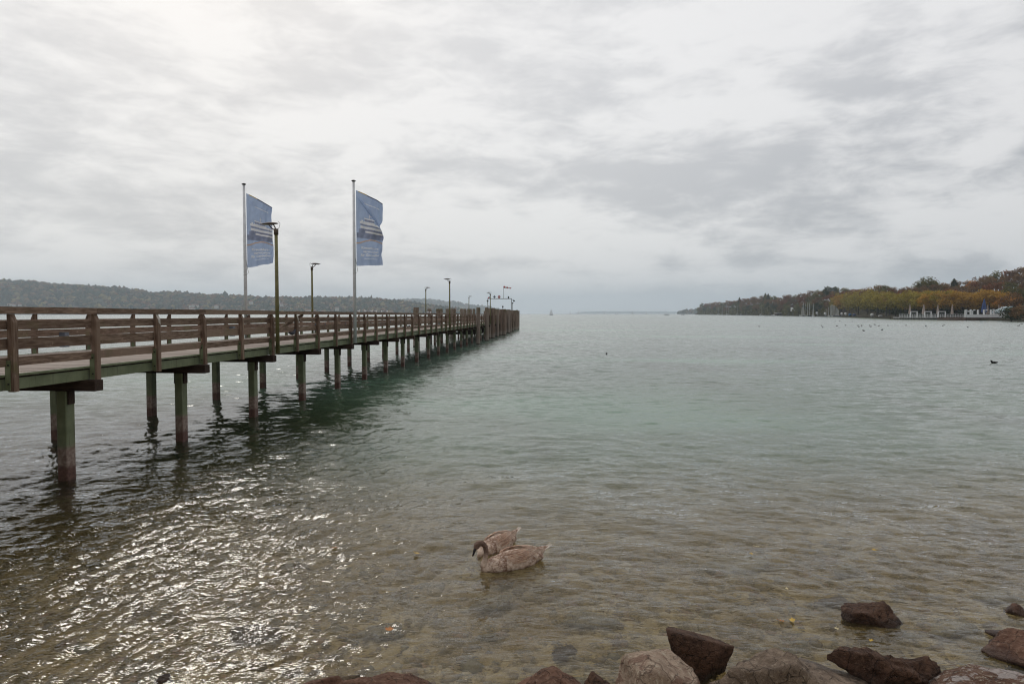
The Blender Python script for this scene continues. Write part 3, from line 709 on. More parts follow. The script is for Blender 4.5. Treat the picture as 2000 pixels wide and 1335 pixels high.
def cloth(name, c):
    M = Mat(name, .85, .15); n = M.noise(M.coord(), 3., 3)
    cc = M.mix(M.mapr(n, .35, .7), tuple(x * .88 for x in c), c); M.col(cc)
    tr = M.N.new('ShaderNodeBsdfTranslucent'); M.L.new(cc, tr.inputs[0]); mx = M.N.new('ShaderNodeMixShader'); mx.inputs[0].default_value = .42
    outn = [n for n in M.N if n.type == 'OUTPUT_MATERIAL'][0]
    M.L.new(M.b.outputs[0], mx.inputs[1]); M.L.new(tr.outputs[0], mx.inputs[2]); M.L.new(mx.outputs[0], outn.inputs[0]); return M.m
m_cloth = cloth('flag_cloth_blue', (.44, .54, .74))
def text_mesh(s, size, mat, align='CENTER'):
    cu = bpy.data.curves.new('txt', 'FONT'); cu.body = s; cu.size = size; cu.align_x = align; cu.offset = size * .03; cu.resolution_u = 2
    o = bpy.data.objects.new('txt', cu); sc.collection.objects.link(o); bpy.context.view_layer.update()
    me = bpy.data.meshes.new_from_object(o.evaluated_get(bpy.context.evaluated_depsgraph_get())); bpy.data.objects.remove(o)
    me.materials.clear(); me.materials.append(mat); return me
def flag(P, variant, label):
    W_, H_ = 1.03, 2.98
    def fp(u, v, off=0.):
        # u along the cloth from the pole, v downwards (0..1)
        x = W_ * u; z = -H_ * v
        drop = (.50 if variant else .56) * u ** (1.15) * (1 - v) ** 1.4
        lift = (.04 if variant else .20) * u ** 1.3 * v ** 3
        z = z - drop + lift
        y = (.12 * math.sin(6.5 * u - 5 * v + variant) + .09 * math.sin(11 * u + 5 * v + 2 * variant)) * u
        y += .05 * math.sin(7 * v * 2 + u * 3 + variant * 2) * u * u
        # crease running down from the upper hoist corner
        dline = (v - (.06 + .36 * u)) if variant else (v - (.05 + .22 * u))
        amp = .16 if variant else .06
        y += amp * math.exp(-(dline / .022) ** 2) * min(1, u * 5) * (1 if variant else max(0, 1 - u * 1.4))
        if variant:
            x -= .10 * math.exp(-((v - .40) / .06) ** 2) * u ** 4
            x += .05 * math.exp(-((v - .58) / .05) ** 2) * u ** 5 - .04 * math.exp(-((v - .85) / .05) ** 2) * u ** 5
            y += .10 * math.sin(v * 26) * max(0, u - .72) * 1.6
        else:
            x -= .12 * (1 - v) ** 6 * 0 + .03 * v * u
            x += -.10 * math.exp(-((v - .02) / .12) ** 2) * u ** 3 * 0
        y += .018 * math.sin(30 * u + 14 * v + 3 * math.sin(9 * v)) * (.4 + u) + .03 * math.sin(13 * u - 9 * v + variant) * u
        return Vector((x + .085, y - off, z))
    e = empty('flag', P - Vector((0, 0, .33)), .10, label, 'flag', 'blue lake cruise flags flying from the white poles')
    nu, nv = 44, 110; vs = [fp(i / nu, j / nv) for j in range(nv + 1) for i in range(nu + 1)]
    fs = [(j * (nu + 1) + i, (j + 1) * (nu + 1) + i, (j + 1) * (nu + 1) + i + 1, j * (nu + 1) + i + 1) for j in range(nv) for i in range(nu)]
    MB().add(vs, fs).build('flag_cloth', m_cloth, e, True)
    def quad(bm_, u0, u1, v0, v1, off=.006, sl=0.):
        a = max(1, int((u1 - u0) * 36)); c = max(1, int((v1 - v0) * 90)); vs = []; fs = []
        for j in range(c + 1):
            for i in range(a + 1):
                u = u0 + (u1 - u0) * i / a; vs.append(fp(u, v0 + (v1 - v0) * j / c + sl * (u - u0), off))
        for j in range(c):
            for i in range(a): q = j * (a + 1) + i; fs.append((q, q + a + 1, q + a + 2, q + 1))
        bm_.add(vs, fs)
    b = MB(); quad(b, .10, 1, .50, .56, .004); quad(b, .02, .99, .555, .625, .004); b.build('sea_print', m_shipg, e, True)
    b = MB()
    quad(b, .30, .72, .335, .352); quad(b, .28, .76, .385, .41); quad(b, .14, .97, .395, .425, sl=.004); quad(b, .16, 1, .455, .488); quad(b, .34, 1, .515, .542, sl=.01)
    quad(b, .20, .26, .375, .395); quad(b, .50, .52, .27, .335); quad(b, .47, .60, .295, .30); b.build('ship_print', m_ship, e, True)
    b = MB()
    for u in np.arange(.32, .70, .055): quad(b, u, u + .04, .356, .38, .008)
    for u in np.arange(.17, .93, .05): quad(b, u, u + .035, .43, .45, .008)
    for u in np.arange(.2, .96, .06): quad(b, u, u + .04, .492, .508, .008)
    b.build('ship_window_print', m_shipd, e, True)
    b = MB(); n = 40; prev = None
    for i in range(n):
        u0, u1 = .0 + i / n, (i + 1) / n
        wv = lambda u: .668 - .030 * math.sin((u - .30) * 2 * math.pi * .78)
        vs = [fp(u0, wv(u0) - .008, .009), fp(u0, wv(u0) + .008, .009), fp(u1, wv(u1) + .008, .009), fp(u1, wv(u1) - .008, .009)]
        b.add(vs, [(0, 1, 2, 3)])
    b.build('rope_print', m_rope, e, True)
    for txt, size, uc, vc in (('STARNBERGER SEE', .072, .60, .145), ('Kreuzfahrt-', .145, .52, .772), ('vergnügen', .145, .55, .822), ('für Genießer', .145, .53, .872), ('www.seenschifffahrt.de', .055, .55, .915)):
        me = text_mesh(txt, size, m_text)
        for vtx in me.vertices:
            u = uc + vtx.co.x / W_; v = vc - vtx.co.y / H_; p = fp(min(max(u, 0), 1), v, .010); vtx.co = p
        me.update(); ob('lettering', me, e)
    b = MB(); quad(b, .10, .42, .0, .012, .008); b.build('yellow_hem', m_yel, e); b = MB(); quad(b, .42, 1, .0, .016, .008); b.build('navy_hem', m_navy, e)
P2 = flagpole(.13, rowS(4), 8.20, 'white flagpole on the near side of the pier carrying the right flag')
P1 = flagpole(NW - .10, rowS(4) + .2, 8.17, 'white flagpole on the far side of the pier carrying the left flag')
flag(P1, 0, 'left blue flag with ship picture, half hidden behind the nearest lamp')
flag(P2, 1, 'right blue flag with ship picture and a deep diagonal crease')
def box_on_post(s, label):
    w = PW(NW + .16, s, 2.20); e = empty('socket_box', w, -.072, label, 'electric box', 'grey boxes on the far railing')
    bm_ = bevel_mesh(MB().box(-.02, .14, -.08, .08, 0, .36).mesh('box_body', m_boxgrey), .01); ob('box_body', bm_, e)
    MB().box(-.025, .145, -.085, .085, .362, .372).build('box_lid', m_iron, e)
box_on_post(s_of(106, 12.5), 'blue-grey box on the far railing nearest the left edge'); box_on_post(s_of(445, 12.5), 'blue-grey box on the far railing left of the left flagpole'); box_on_post(s_of(613.5, 12.5), 'small grey box on the far railing below the middle lamp')

# gantry with signals at the pier head
Yg = 112.
def gx(px): return at(px, Yg)
ga = empty('signal_gantry', (gx(976), Yg, 2.0), 0, 'grey signal gantry with signs and lights at the end of the pier', 'signal gantry')
x0, x1 = gx(952.6) - gx(976), gx(998.8) - gx(976); zt = zat(583, Yg) - 2.0
b = MB(); b.tube([(x0, 0, 0), (x0, 0, zt)], .055, 8); b.build('gantry_leg', m_iron, ga, True)
b = MB(); b.tube([(x1, 0, 0), (x1, 0, zt)], .055, 8); b.build('gantry_leg', m_iron, ga, True)
b = MB(); b.tube([(x0, 0, zt), (x1, 0, zt)], .05, 8); b.build('crossbar', m_iron, ga, True)
b = MB(); dx = gx(965.8) - gx(976); b.add([(dx, -.06, zt + .06), (dx + .22, -.06, zt + .29), (dx, -.06, zt + .52), (dx - .22, -.06, zt + .29), (dx, -.03, zt + .06), (dx + .22, -.03, zt + .29), (dx, -.03, zt + .52), (dx - .22, -.03, zt + .29)],
                                       [(0, 1, 2, 3), (7, 6, 5, 4), (0, 4, 5, 1), (1, 5, 6, 2), (2, 6, 7, 3), (3, 7, 4, 0)]); b.build('diamond_sign', m_boxgrey, ga)
dx = gx(974.9) - gx(976); rs = MB().tube([(dx, -.07, zt + .28), (dx, -.04, zt + .28)], .22, 20).build('round_sign', m_red, ga); MB().box(dx - .13, dx + .13, -.078, -.072, zt + .25, zt + .31).build('white_bar', m_white, rs)
for px in (957, 993.2):
    dx = gx(px) - gx(976); MB().box(dx - .1, dx + .1, -.1, .1, zt + .05, zt + .36).build('signal_light', m_black, ga)
dx = gx(954) - gx(976); MB().tube([(dx, 0, zt + .05), (dx, 0, zt + .12), (dx, 0, zt + .28)], [.09, .09, .04], 10).build('red_lamp', m_red, ga, True)
for sx, L_ in ((x0, -.02), (x1, .42)):
    b = MB(); b.tube([(sx, 0, zt - .1), (sx + L_, 0, zt - .25)], .03, 6); b.tube([(sx + L_, 0, zt - .25), (sx + L_, 0, zt - .33), (sx + L_, 0, zt - .47)], [.05, .17, .12], 10); b.build('hanging_lamp', m_black, ga, True)
ws = empty('windsock', (gx(983.6), Yg, 2.0 + zt), 0, 'red and white windsock streaming to the right above the gantry', 'windsock')
hz = zat(559.5, Yg) - 2.0 - zt
MB().tube([(0, 0, 0), (0, 0, hz + .05)], .025, 6).build('mast', m_iron, ws)
L5 = gx(998.3) - gx(983.6)
for i in range(5):
    a, c = i / 5, (i + 1) / 5; f_ = lambda t: (t * L5, 0, hz - .05 - .22 * t)
    MB().tube([f_(a), f_(c)], [.17 - .09 * a, .17 - .09 * c], 10, cap=False).build('sock_band', m_red if i % 2 == 0 else m_white, ws, True)
def small_lamp(px, py, Yp, label):
    e = empty('light_mast', (at(px, Yp), Yp, 2.0), 0, label, 'light mast', 'thin masts at the pier head'); h = zat(py, Yp) - 2
    MB().tube([(0, 0, 0), (0, 0, h)], .04, 6).build('mast', m_iron, e); MB().tube([(0, 0, h - .1), (0, 0, h), (0, 0, h + .15)], [.05, .14, .08], 8).build('light', m_black, e, True)
small_lamp(1001.2, 592, 116, 'thin mast just right of the gantry at the pier head'); small_lamp(982, 599, 104, 'short grey post standing at the pier head below the windsock')

# ------------------------------------------------------------------ birds
def remeshed(mb, voxel, mat, name, smooth_it=6):
    me = mb.mesh(name, mat, True); o = link(bpy.data.objects.new('tmp', me))
    r = o.modifiers.new('r', 'REMESH'); r.mode = 'VOXEL'; r.voxel_size = voxel; r.use_smooth_shade = True
    s_ = o.modifiers.new('s', 'SMOOTH'); s_.iterations = smooth_it; s_.factor = .6
    bpy.context.view_layer.update(); m2 = bpy.data.meshes.new_from_object(o.evaluated_get(bpy.context.evaluated_depsgraph_get())); bpy.data.objects.remove(o)
    m2.name = name
    if not m2.materials: m2.materials.append(mat)
    m2.polygons.foreach_set('use_smooth', [True] * len(m2.polygons)); return m2
def swan_material(name):
    M = Mat(name, .85, .12); v = M.coord('Object')
    n = M.noise(v, 8, 4, .6, 0); f = M.noise(M.coord('Object', (14, 34, 34)), 1.6, 4, .75); sp = M.N.new('ShaderNodeSeparateXYZ'); M.L.new(M.tc.outputs['Object'], sp.inputs[0])
    c = M.mix(M.mapr(n, .42, .58), (.20, .11, .07), (.56, .42, .32))
    c = M.mix(M.mapr(f, .42, .66, 0, .6), c, (.80, .68, .58))
    c = M.mix(M.mapr(f, .44, .30, 0, .5), c, (.17, .10, .07))
    hd = M.math('MULTIPLY', M.mapr(sp.outputs[2], .10, .30), M.mapr(sp.outputs[0], .25, .33)); c = M.mix(hd, c, M.mix(M.mapr(f, .35, .65), (.12, .075, .055), (.24, .165, .13)))
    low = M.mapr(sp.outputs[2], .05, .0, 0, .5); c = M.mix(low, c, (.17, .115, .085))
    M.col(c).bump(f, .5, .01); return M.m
m_swan = swan_material('cygnet_plumage')
def feather_mat():
    M = Mat('cygnet_wing_feathers', .8, .12); a = M.N.new('ShaderNodeAttribute'); a.attribute_name = 'col'; f = M.noise(M.coord('Object', (10, 60, 60)), 2, 3, .7)
    M.col(M.mix(M.mapr(f, .42, .66, 0, .45), a.outputs['Color'], (.62, .51, .44))); return M.m
m_feather = feather_mat(); m_bill = flat('dark_bill', (.022, .017, .017), .35)
def wing(sgn, seed):
    r = np.random.default_rng(seed); Vs = []; Fs = []; Cs = []; n0 = 0
    def surf(x, q):  # q 0 = back line, 1 = low side
        t = (x + .06) / .40; a = max(0, 1 - t * t) ** .5
        ang = R(78) - q * R(82)
        taper = 1 if x > -.1 else max(.25, 1 + (x + .1) * 2.1)
        return Vector((x, sgn * (.176 * a * math.cos(ang) * 1.03 * taper + .004), .075 + .03 * max(0, -x) + .160 * a * math.sin(ang) * 1.05))
    rows = [(.16, .12, 9, .030), (.09, .15, 9, .034), (.01, .17, 9, .036), (-.08, .20, 8, .036), (-.17, .22, 7, .034)]
    for ri, (x0, ln, cnt_, wd) in enumerate(rows):
        for i in range(cnt_):
            q = .06 + .80 * (i + .5) / cnt_; xs0 = x0 - .05 * abs(q - .45) - .015 * r.random() - (q * .05)
            dark = r.uniform(.0, 1); colr = np.array((.17, .085, .05)) * (1 - dark) + np.array((.46, .30, .21)) * dark
            if ri >= 3: colr = colr * .85 + np.array((.1, .09, .08))
            L_ = ln * r.uniform(.85, 1.1); S = 6; idx = []
            for a in range(S + 1):
                t = a / S; xx = xs0 - L_ * t; wv = wd * (math.sin(math.pi * min(1, .18 + t * .82)) ** .55) * .62
                qq = q - .10 * t * (1 if ri > 2 else .3)
                for sgn2, cc in ((-1, 1.8), (0, .75), (1, 1.8)):
                    p = surf(max(xx, -.44), min(1.02, max(0, qq + sgn2 * wv * 1.5)))
                    lift = .004 + .010 * t + (.006 if sgn2 == 0 else 0)
                    nn = Vector((0, sgn * .7, .7)); p = p + nn * lift
                    Vs.append(p[:]); m_ = cc * (1.0 if t < .8 else 1.55); Cs.append(np.minimum(colr * m_, .85))
            for a in range(S):
                for b_ in range(2):
                    o_ = n0 + a * 3 + b_; Fs.append((o_, o_ + 1, o_ + 4, o_ + 3) if sgn > 0 else (o_ + 3, o_ + 4, o_ + 1, o_))
            n0 += (S + 1) * 3
    return np_mesh('wing', np.array(Vs), np.array(Fs), m_feather, True, np.array(Cs))
m_tail = flat('cygnet_tail_feathers', (.62, .53, .45), .8)
def swan(label, loc, heading, scale, neck, seed, head=None, bill=None):
    e = empty('young_swan', loc, heading, label, 'swan', 'young brown swans in the shallows'); e.scale = (scale,) * 3
    b = MB(); b.ell((-.02, 0, .055), (.37, .175, .165), 20, 14); b.ell((.22, 0, .05), (.18, .145, .13), 16, 12); b.ell((-.28, 0, .10), (.20, .12, .085), 16, 10, Matrix.Rotation(-.2, 3, 'Y').to_3x3())
    b.tube([(-.36, 0, .12), (-.46, 0, .155), (-.55, 0, .19)], [.075, .045, .012], 10)
    for i in range(len(neck) - 1):
        (x0, z0, r0), (x1, z1, r1) = neck[i], neck[i + 1]
        for t in np.linspace(0, 1, 5): b.ell((x0 + (x1 - x0) * t, 0, z0 + (z1 - z0) * t), ((r0 + (r1 - r0) * t),) * 3, 10, 8)
    if head: b.ell(head[0], head[1], 14, 10, Matrix.Rotation(head[2], 3, 'Y').to_3x3())
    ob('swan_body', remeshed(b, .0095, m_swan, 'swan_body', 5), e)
    for sg in (1, -1): ob('wing', wing(sg, seed + sg), e)
    b = MB()
    for i in range(5):
        a = (i - 2) * .16; b.add([(-.46, -.02 + i * .01, .15), (-.47, .012 + (i - 1) * .01, .152), (-.60, math.sin(a) * .10 + .012, .212), (-.61, math.sin(a) * .10 - .008, .206)], [(0, 1, 2, 3)])
    b.build('tail_feathers', m_tail, e)
    if bill:
        ob('bill', MB().tube(bill, [.021, .019, .013, .008], 10).mesh('bill', m_bill, True), e)
        for sg in (1, -1): MB().ell((head[0][0] + .018, sg * .021, head[0][2] + .004), (.006,) * 3, 8, 6).build('eye', m_black, e, True)
neckA = [(.32, .03, .08), (.40, .02, .055), (.425, .09, .045), (.40, .18, .037), (.385, .26, .034), (.40, .335, .034), (.445, .385, .035), (.49, .388, .037)]
hA = G(1003, 1112); hA = Vector((.005, 8.03, -.012))
swan('young swan in front with its neck arched up and dark bill lowered', hA, math.atan2(-.42, -.78), .90, neckA, 3, ((.515, 0, .368), (.064, .037, .044), .95), [(.537, 0, .338), (.553, 0, .305), (.568, 0, .265), (.58, 0, .235)])
neckB = [(.30, .05, .085), (.37, .04, .06), (.41, -.02, .045), (.43, -.12, .035)]
swan('young swan behind, dipping its head and neck under the water', Vector((-.20, 8.62, -.01)), math.atan2(-.62, -.50), .80, neckB, 9)

m_gullw = flat('gull_white', (.72, .72, .72), .7, .06); m_gullg = flat('gull_grey_wing', (.30, .31, .33), .7, .1); m_duck = flat('dark_water_bird', (.022, .020, .019), .6); m_pig = flat('pigeon_grey', (.07, .07, .085), .6); m_duckb = flat('brown_duck', (.10, .07, .05), .6)
def bird_mesh(mat, name, upright=0.):
    b = MB(); b.ell((0, 0, .09), (.15, .07, .065), 10, 8); b.ell((.10, 0, .13), (.06, .045, .06), 8, 6); b.ell((.145, 0, .185), (.042, .034, .036), 8, 6); b.tube([(-.12, 0, .10), (-.21, 0, .10)], [.045, .015], 8)
    return remeshed(b, .02, mat, name, 2)
bm_g = bird_mesh(m_gullw, 'bird_body'); bm_p = bird_mesh(m_pig, 'bird_body'); bm_d = bird_mesh(m_duck, 'bird_body'); bm_b = bird_mesh(m_duckb, 'bird_body')
wg = MB().ell((-.05, .055, .105), (.14, .02, .04), 8, 6); wg.ell((-.05, -.055, .105), (.14, .02, .04), 8, 6); wgm = wg.mesh('bird_wings', m_gullg, True)
bl = MB().tube([(.18, 0, .185), (.225, 0, .178)], [.012, .004], 6).mesh('bird_bill', m_red, True); blb = MB().tube([(.18, 0, .185), (.22, 0, .178)], [.012, .004], 6).mesh('bird_bill', m_drop, True)
lg = MB().tube([(0, .02, 0), (0, .02, .05)], .006, 5).tube([(0, -.02, 0), (0, -.02, .05)], .006, 5).mesh('bird_legs', m_black)
def bird(name, cat, loc, rz, sc_, body, label, group, parts=(), sink=0.):
    e = empty(name, loc, rz, label, cat, group); e.scale = (sc_,) * 3
    ob('bird_body', body, e, (0, 0, -sink))
    for p in parts: ob(p.name.split('.')[0], p, e, (0, 0, -sink))
HR = 3.124
for i, (px, far_) in enumerate(((703.5, 1), (720, 1), (727.5, 1), (736, 1), (752, 1), (758, 1), (837, 1), (842, 1))):
    c = 12.4; s = s_of(px, c); w = PW(NW + .09, s, HR)
    bird('gull', 'gull', w, random.choice([.3, 2.9, -.4, 3.5]), 1.0, bm_g, ordinal(i) + ' white gull from the left perched on the far handrail', 'gulls perched on the far handrail', (wgm, bl, lg))
w = PW(.18, 75.2, 3.66); bird('gull', 'gull', w, 2.6, 1.15, bm_g, 'white gull standing on top of the second round pile', None, (wgm, bl, lg))
dl = [(567, 'near', 2.356, 0), (634, 'far', 2.356, 0), (674, 'far', 2.356, 0), (676, 'far', 2.655, 0), (717, 'far', 2.356, 1), (726, 'far', 2.356, 1), (763, 'far', 2.356, 1), (781, 'far', 2.356, 1), (787, 'far', 2.356, 1)]
for i, (px, sd, z, q) in enumerate(dl):
    nn = -.128 if sd == 'near' else NW + .128; c = 8.53 if sd == 'near' else 12.43
    w = PW(nn, s_of(px, c), z)
    bird('pigeon', 'bird', w, random.choice([1.2, -1.3, 2.8, .2]), .95, bm_p, ('dark bird sitting on the lowest near rail right of the nearest lamp post' if i == 0 else ordinal(i - 1) + ' dark bird from the left sitting on the far railing boards'), 'dark birds resting on the railing boards', (lg,))
for i in range(7):
    w = PW(random.uniform(-3.4, -.6), 38 + i * 4.1, 2.088)
    bird('pigeon', 'bird', w, random.uniform(0, 6), .9, bm_p, ordinal(i) + ' dark bird standing on the deck planks beyond the right flag, counted from the shore', 'dark birds standing on the deck', (lg,))
bird('coot', 'water bird', G(1185, 691.5), -1.5, .95, bm_d, 'black coot swimming in the middle of the open water', None, (blb,), .05)
bird('duck', 'water bird', G(1944, 709), 3.0, 1.15, bm_d, 'dark duck swimming near the right edge of the picture', None, (blb,), .05)
far_b = [(1605, 636), (1607, 639.5), (1635, 636.6), (1652, 635.4), (1664.5, 628), (1676, 636), (1678, 638.5), (1683, 635.8), (1684, 637.5), (1687.5, 646), (1699, 635.8), (1701, 638), (1709, 634), (1717, 636.4), (1723.5, 644.4),
         (1735, 636), (1770, 635.6), (1809, 637), (1842, 636.5), (1845, 634), (1891, 639.4), (1632, 626.5), (1640, 626.8), (1990, 636), (1996, 632.6)]
for i, (px, py) in enumerate(sorted(far_b)):
    bird('duck', 'water bird', G(px, py), random.uniform(0, 6), 1.5, bm_d if i % 3 else bm_b, ordinal(i) + ' small dark duck from the left in the scattered flock off the right shore', 'scattered ducks off the right shore', (), .05)
bird('gull', 'gull', G(1483, 637.5), 2.9, 1.5, bm_g, 'small white gull floating alone left of the duck flock', None, (wgm,), .05)
# floating leaves
lm = {}
for nm, c in (('yellow', (.55, .36, .07)), ('orange', (.45, .18, .05)), ('pale', (.60, .50, .28))): lm[nm] = flat(nm + '_leaf', c, .6)
def leaf(px, py, cname, label, s=.045):
    p = G(px, py); b = MB(); n = 10; vs = [(0, 0, .008)]
    for i in range(n):
        a = 2 * math.pi * i / n; r = s * (1 if i % 2 else .68) * (1.15 if i == 0 else 1); vs.append((r * math.cos(a), r * .8 * math.sin(a), .003 + .008 * (i % 2)))
    fs = [(0, i + 1, (i + 1) % n + 1) for i in range(n)]
    b.add(vs, fs); b.tube([(s * .9, 0, .004), (s * 1.7, .01, .012)], .0022, 4)
    hh = 0.
    o = b.build('floating_leaf', lm[cname], None, True, loc=(p.x, p.y, .018), rot=(.15, .1, random.uniform(0, 6))); tag(o, label, 'leaf', 'fallen leaves floating on the lake')
leaf(811, 1083, 'yellow', 'yellow leaf floating left of the swans'); leaf(648, 1072, 'orange', 'orange leaf floating farther left at swan level', .04); leaf(1474, 1084, 'yellow', 'small yellow leaf floating well right of the swans', .035)
leaf(1486, 1070, 'pale', 'pale leaf just above the small yellow leaf', .03); leaf(1558, 1214, 'yellow', 'bright yellow leaf left of the lone dark rock', .04); leaf(1537, 1216, 'orange', 'orange leaf beside the bright yellow leaf', .03)
leaf(1646, 1231, 'pale', 'pale leaf drifting below the lone dark rock', .03); leaf(1716, 1254, 'yellow', 'tiny yellow leaf above the lumpy rock', .025); leaf(1717, 1076, 'yellow', 'small yellow leaf in open water on the right', .03)
leaf(1838, 1330, 'pale', 'pale yellow leaf at the bottom edge by the speckled slab', .03); leaf(755, 1232, 'orange', 'reddish leaf over the pale submerged stone at lower left', .05); leaf(1546, 1152, 'pale', 'tiny pale leaf above the bright yellow leaf', .025)

# ------------------------------------------------------------------ right shore
SH = [(1358, 1900), (1372, 1750), (1400, 1550), (1440, 1280), (1500, 1020), (1570, 790), (1650, 610), (1700, 480), (1750, 385), (1800, 352), (1886, 322), (1900, 300), (1980, 272), (2060, 235), (2200, 190), (2500, 140), (3200, 90), (5200, 45)]
SK = [(1358, 606), (1364, 600), (1368, 594), (1373, 591), (1396, 588.8), (1410, 588.8), (1420, 586.4), (1436, 586), (1445, 583), (1465, 580.4), (1479, 577), (1494, 576), (1512, 575), (1525, 579), (1534, 572), (1551, 576), (1566, 570), (1586, 566.5), (1600, 567), (1619, 561.5),
      (1634, 569), (1649, 562), (1665, 560.5), (1692, 561), (1712, 560), (1724, 555), (1740, 562), (1770, 558.5), (1790, 556), (1810, 543), (1826, 548), (1842, 551), (1864, 547), (1890, 545), (1912, 538), (1940, 531), (1960, 530), (1980, 525), (2000, 517), (2100, 500), (2500, 470), (5200, 400)]
def lerp_tab(T, x):
    return float(np.interp(x, [a for a, _ in T], [b for _, b in T]))
def shoreY(px): return lerp_tab(SH, px)
def depth_back(px): return 60 + 200 * min(1, max(0, (px - 1700) / 200))
def ground_z(px, t):
    """height of the land at distance t behind the shoreline"""
    D = depth_back(px); Yb = shoreY(px) + D; ztop = zat(lerp_tab(SK, px), Yb); zr = max(1.2, ztop - 15)
    return .9 + (zr - .9) * min(1, max(0, t - 12) / (D - 12)) ** 1.3
def rshore():
    pxs = np.concatenate([np.linspace(1358, 2200, 90), np.geomspace(2250, 5200, 12)]); ts = [0, .3, 4, 12, 25, 45, 60, 90, 130, 180, 260, 400]
    V = []
    for px in pxs:
        for t in ts:
            Yp = shoreY(px) + t; z = -1.5 if t == 0 else (.75 if t == .3 else ground_z(px, min(t, depth_back(px))))
            if t > depth_back(px): z = ground_z(px, depth_back(px))
            V.append((at(px, Yp), Yp, z))
    M = Mat('bank_earth', .9, .1); n = M.noise(M.coord('World'), .3, 4); c = M.mix(M.mapr(n, .35, .65), (.03, .024, .014), (.055, .045, .025))
    M.col(c)
    o = ob('right_shore', np_mesh('right_shore', np.array(V), grid_faces(len(pxs), len(ts))[:, ::-1], M.m, False)); tag(o, 'low wooded shore along the right side of the lake', 'shore', kind='structure')
rshore()
def leafmat(name, a, b, c=None):
    M = Mat(name, .8, .1); v = M.coord('Object'); n = M.noise(v, .45, 3, .6); f = M.noise(v, 2.2, 3, .6)
    x = M.mix(M.mapr(n, .36, .64), a, b); x = M.mix(M.mapr(f, .5, .7, 0, .6), x, c or tuple(min(1, q * 1.5) for q in b))
    x = M.mix(M.math('MULTIPLY', M.orand(), .35), x, tuple(q * .6 for q in a))
    M.col(x); tr = M.N.new('ShaderNodeBsdfTranslucent'); M.L.new(x, tr.inputs[0]); mx = M.N.new('ShaderNodeMixShader'); mx.inputs[0].default_value = .45
    outn = [n for n in M.N if n.type == 'OUTPUT_MATERIAL'][0]; M.L.new(M.b.outputs[0], mx.inputs[1]); M.L.new(tr.outputs[0], mx.inputs[2]); M.L.new(mx.outputs[0], outn.inputs[0]); return M.m
LM = {'yellow-green': leafmat('yellow_green_leaves', (0.257, 0.206, 0.036), (0.486, 0.388, 0.072), (0.648, 0.525, 0.120)),
      'golden': leafmat('golden_leaves', (0.365, 0.206, 0.036), (0.621, 0.388, 0.072), (0.750, 0.500, 0.120)),
      'orange': leafmat('orange_leaves', (0.459, 0.200, 0.036), (0.675, 0.312, 0.060)),
      'olive': leafmat('olive_leaves', (0.108, 0.100, 0.031), (0.216, 0.188, 0.058)),
      'dark green': leafmat('dark_green_leaves', (0.043, 0.055, 0.024), (0.095, 0.106, 0.041)),
      'russet': leafmat('russet_leaves', (0.176, 0.069, 0.031), (0.338, 0.144, 0.058), (0.446, 0.200, 0.084)),
      'brown': leafmat('brown_leaves', (0.162, 0.094, 0.043), (0.311, 0.181, 0.078)),
      'grey-green': leafmat('grey_green_leaves', (0.162, 0.150, 0.066), (0.297, 0.269, 0.108))}
m_bark = flat('bark', (.045, .035, .028), .9)
def crown_mesh(kind, seed):
    r = np.random.default_rng(seed); cl = []
    if kind == 'conifer':
        for i in range(46):
            t = i / 45; a = i * 2.4; rr = .34 * (1 - t) + .02; cl.append((rr * math.cos(a) * r.uniform(.3, 1), rr * math.sin(a) * r.uniform(.3, 1), .15 + .85 * t, .09 * (1.2 - t)))
    else:
        w_, lo, hi = {'round': (.46, .22, 1.), 'wide': (.56, .27, .98), 'tall': (.33, .22, 1.), 'umbrella': (.5, .5, 1.)}[kind]
        n = 40
        for i in range(n):
            d = r.normal(size=3); d /= np.linalg.norm(d); q = r.uniform(.35, 1) ** .5
            cl.append((d[0] * w_ * q * .86, d[1] * w_ * q * .86, (lo + hi) / 2 + d[2] * (hi - lo) / 2 * q * .86, r.uniform(.09, .17)))
    P = []; n_per = 40
    for (x, y, z, rad) in cl:
        d = r.normal(size=(n_per, 3)); d /= np.linalg.norm(d, axis=1)[:, None]; q = r.uniform(.5, 1.05, (n_per, 1))
        P.append(np.array([x, y, z]) + d * q * rad * np.array([1.15, 1.15, .8]))
    P = np.concatenate(P); n = len(P)
    nrm = r.normal(size=(n, 3)) + np.array([0, 0, .6]); nrm /= np.linalg.norm(nrm, axis=1)[:, None]
    a = np.cross(nrm, r.normal(size=(n, 3))); a /= np.linalg.norm(a, axis=1)[:, None]; b = np.cross(nrm, a)
    s = r.uniform(.018, .036, (n, 1)); V = np.stack([P - a * s, P + b * s * .8, P + a * s, P - b * s * .8], 1).reshape(-1, 3)
    return np_mesh('crown', V, np.arange(n * 4).reshape(-1, 4), LM['olive'], False)
CM = {k: [crown_mesh(k, 100 * i + len(k)) for i in range(4)] for k in ('round', 'wide', 'tall', 'conifer', 'umbrella')}
def trunk_mesh(kind):
    b = MB(); hgt = {'conifer': .95, 'tall': .7, 'umbrella': .75}.get(kind, .6)
    b.tube([(0, 0, -.08), (0, 0, .15), (.01, 0, .35), (0, .01, hgt)], [.026, .02, .016, .006], 7)
    if kind != 'conifer':
        for i in range(5):
            a = i * 1.26 + .3; b.tube([(0, 0, .28 + .03 * i), (.10 * math.cos(a), .10 * math.sin(a), .42 + .03 * i), (.26 * math.cos(a), .26 * math.sin(a), .58 + .03 * i)], [.011, .008, .003], 5)
    return b.mesh('trunk', m_bark, True)
TM = {k: trunk_mesh(k) for k in CM}
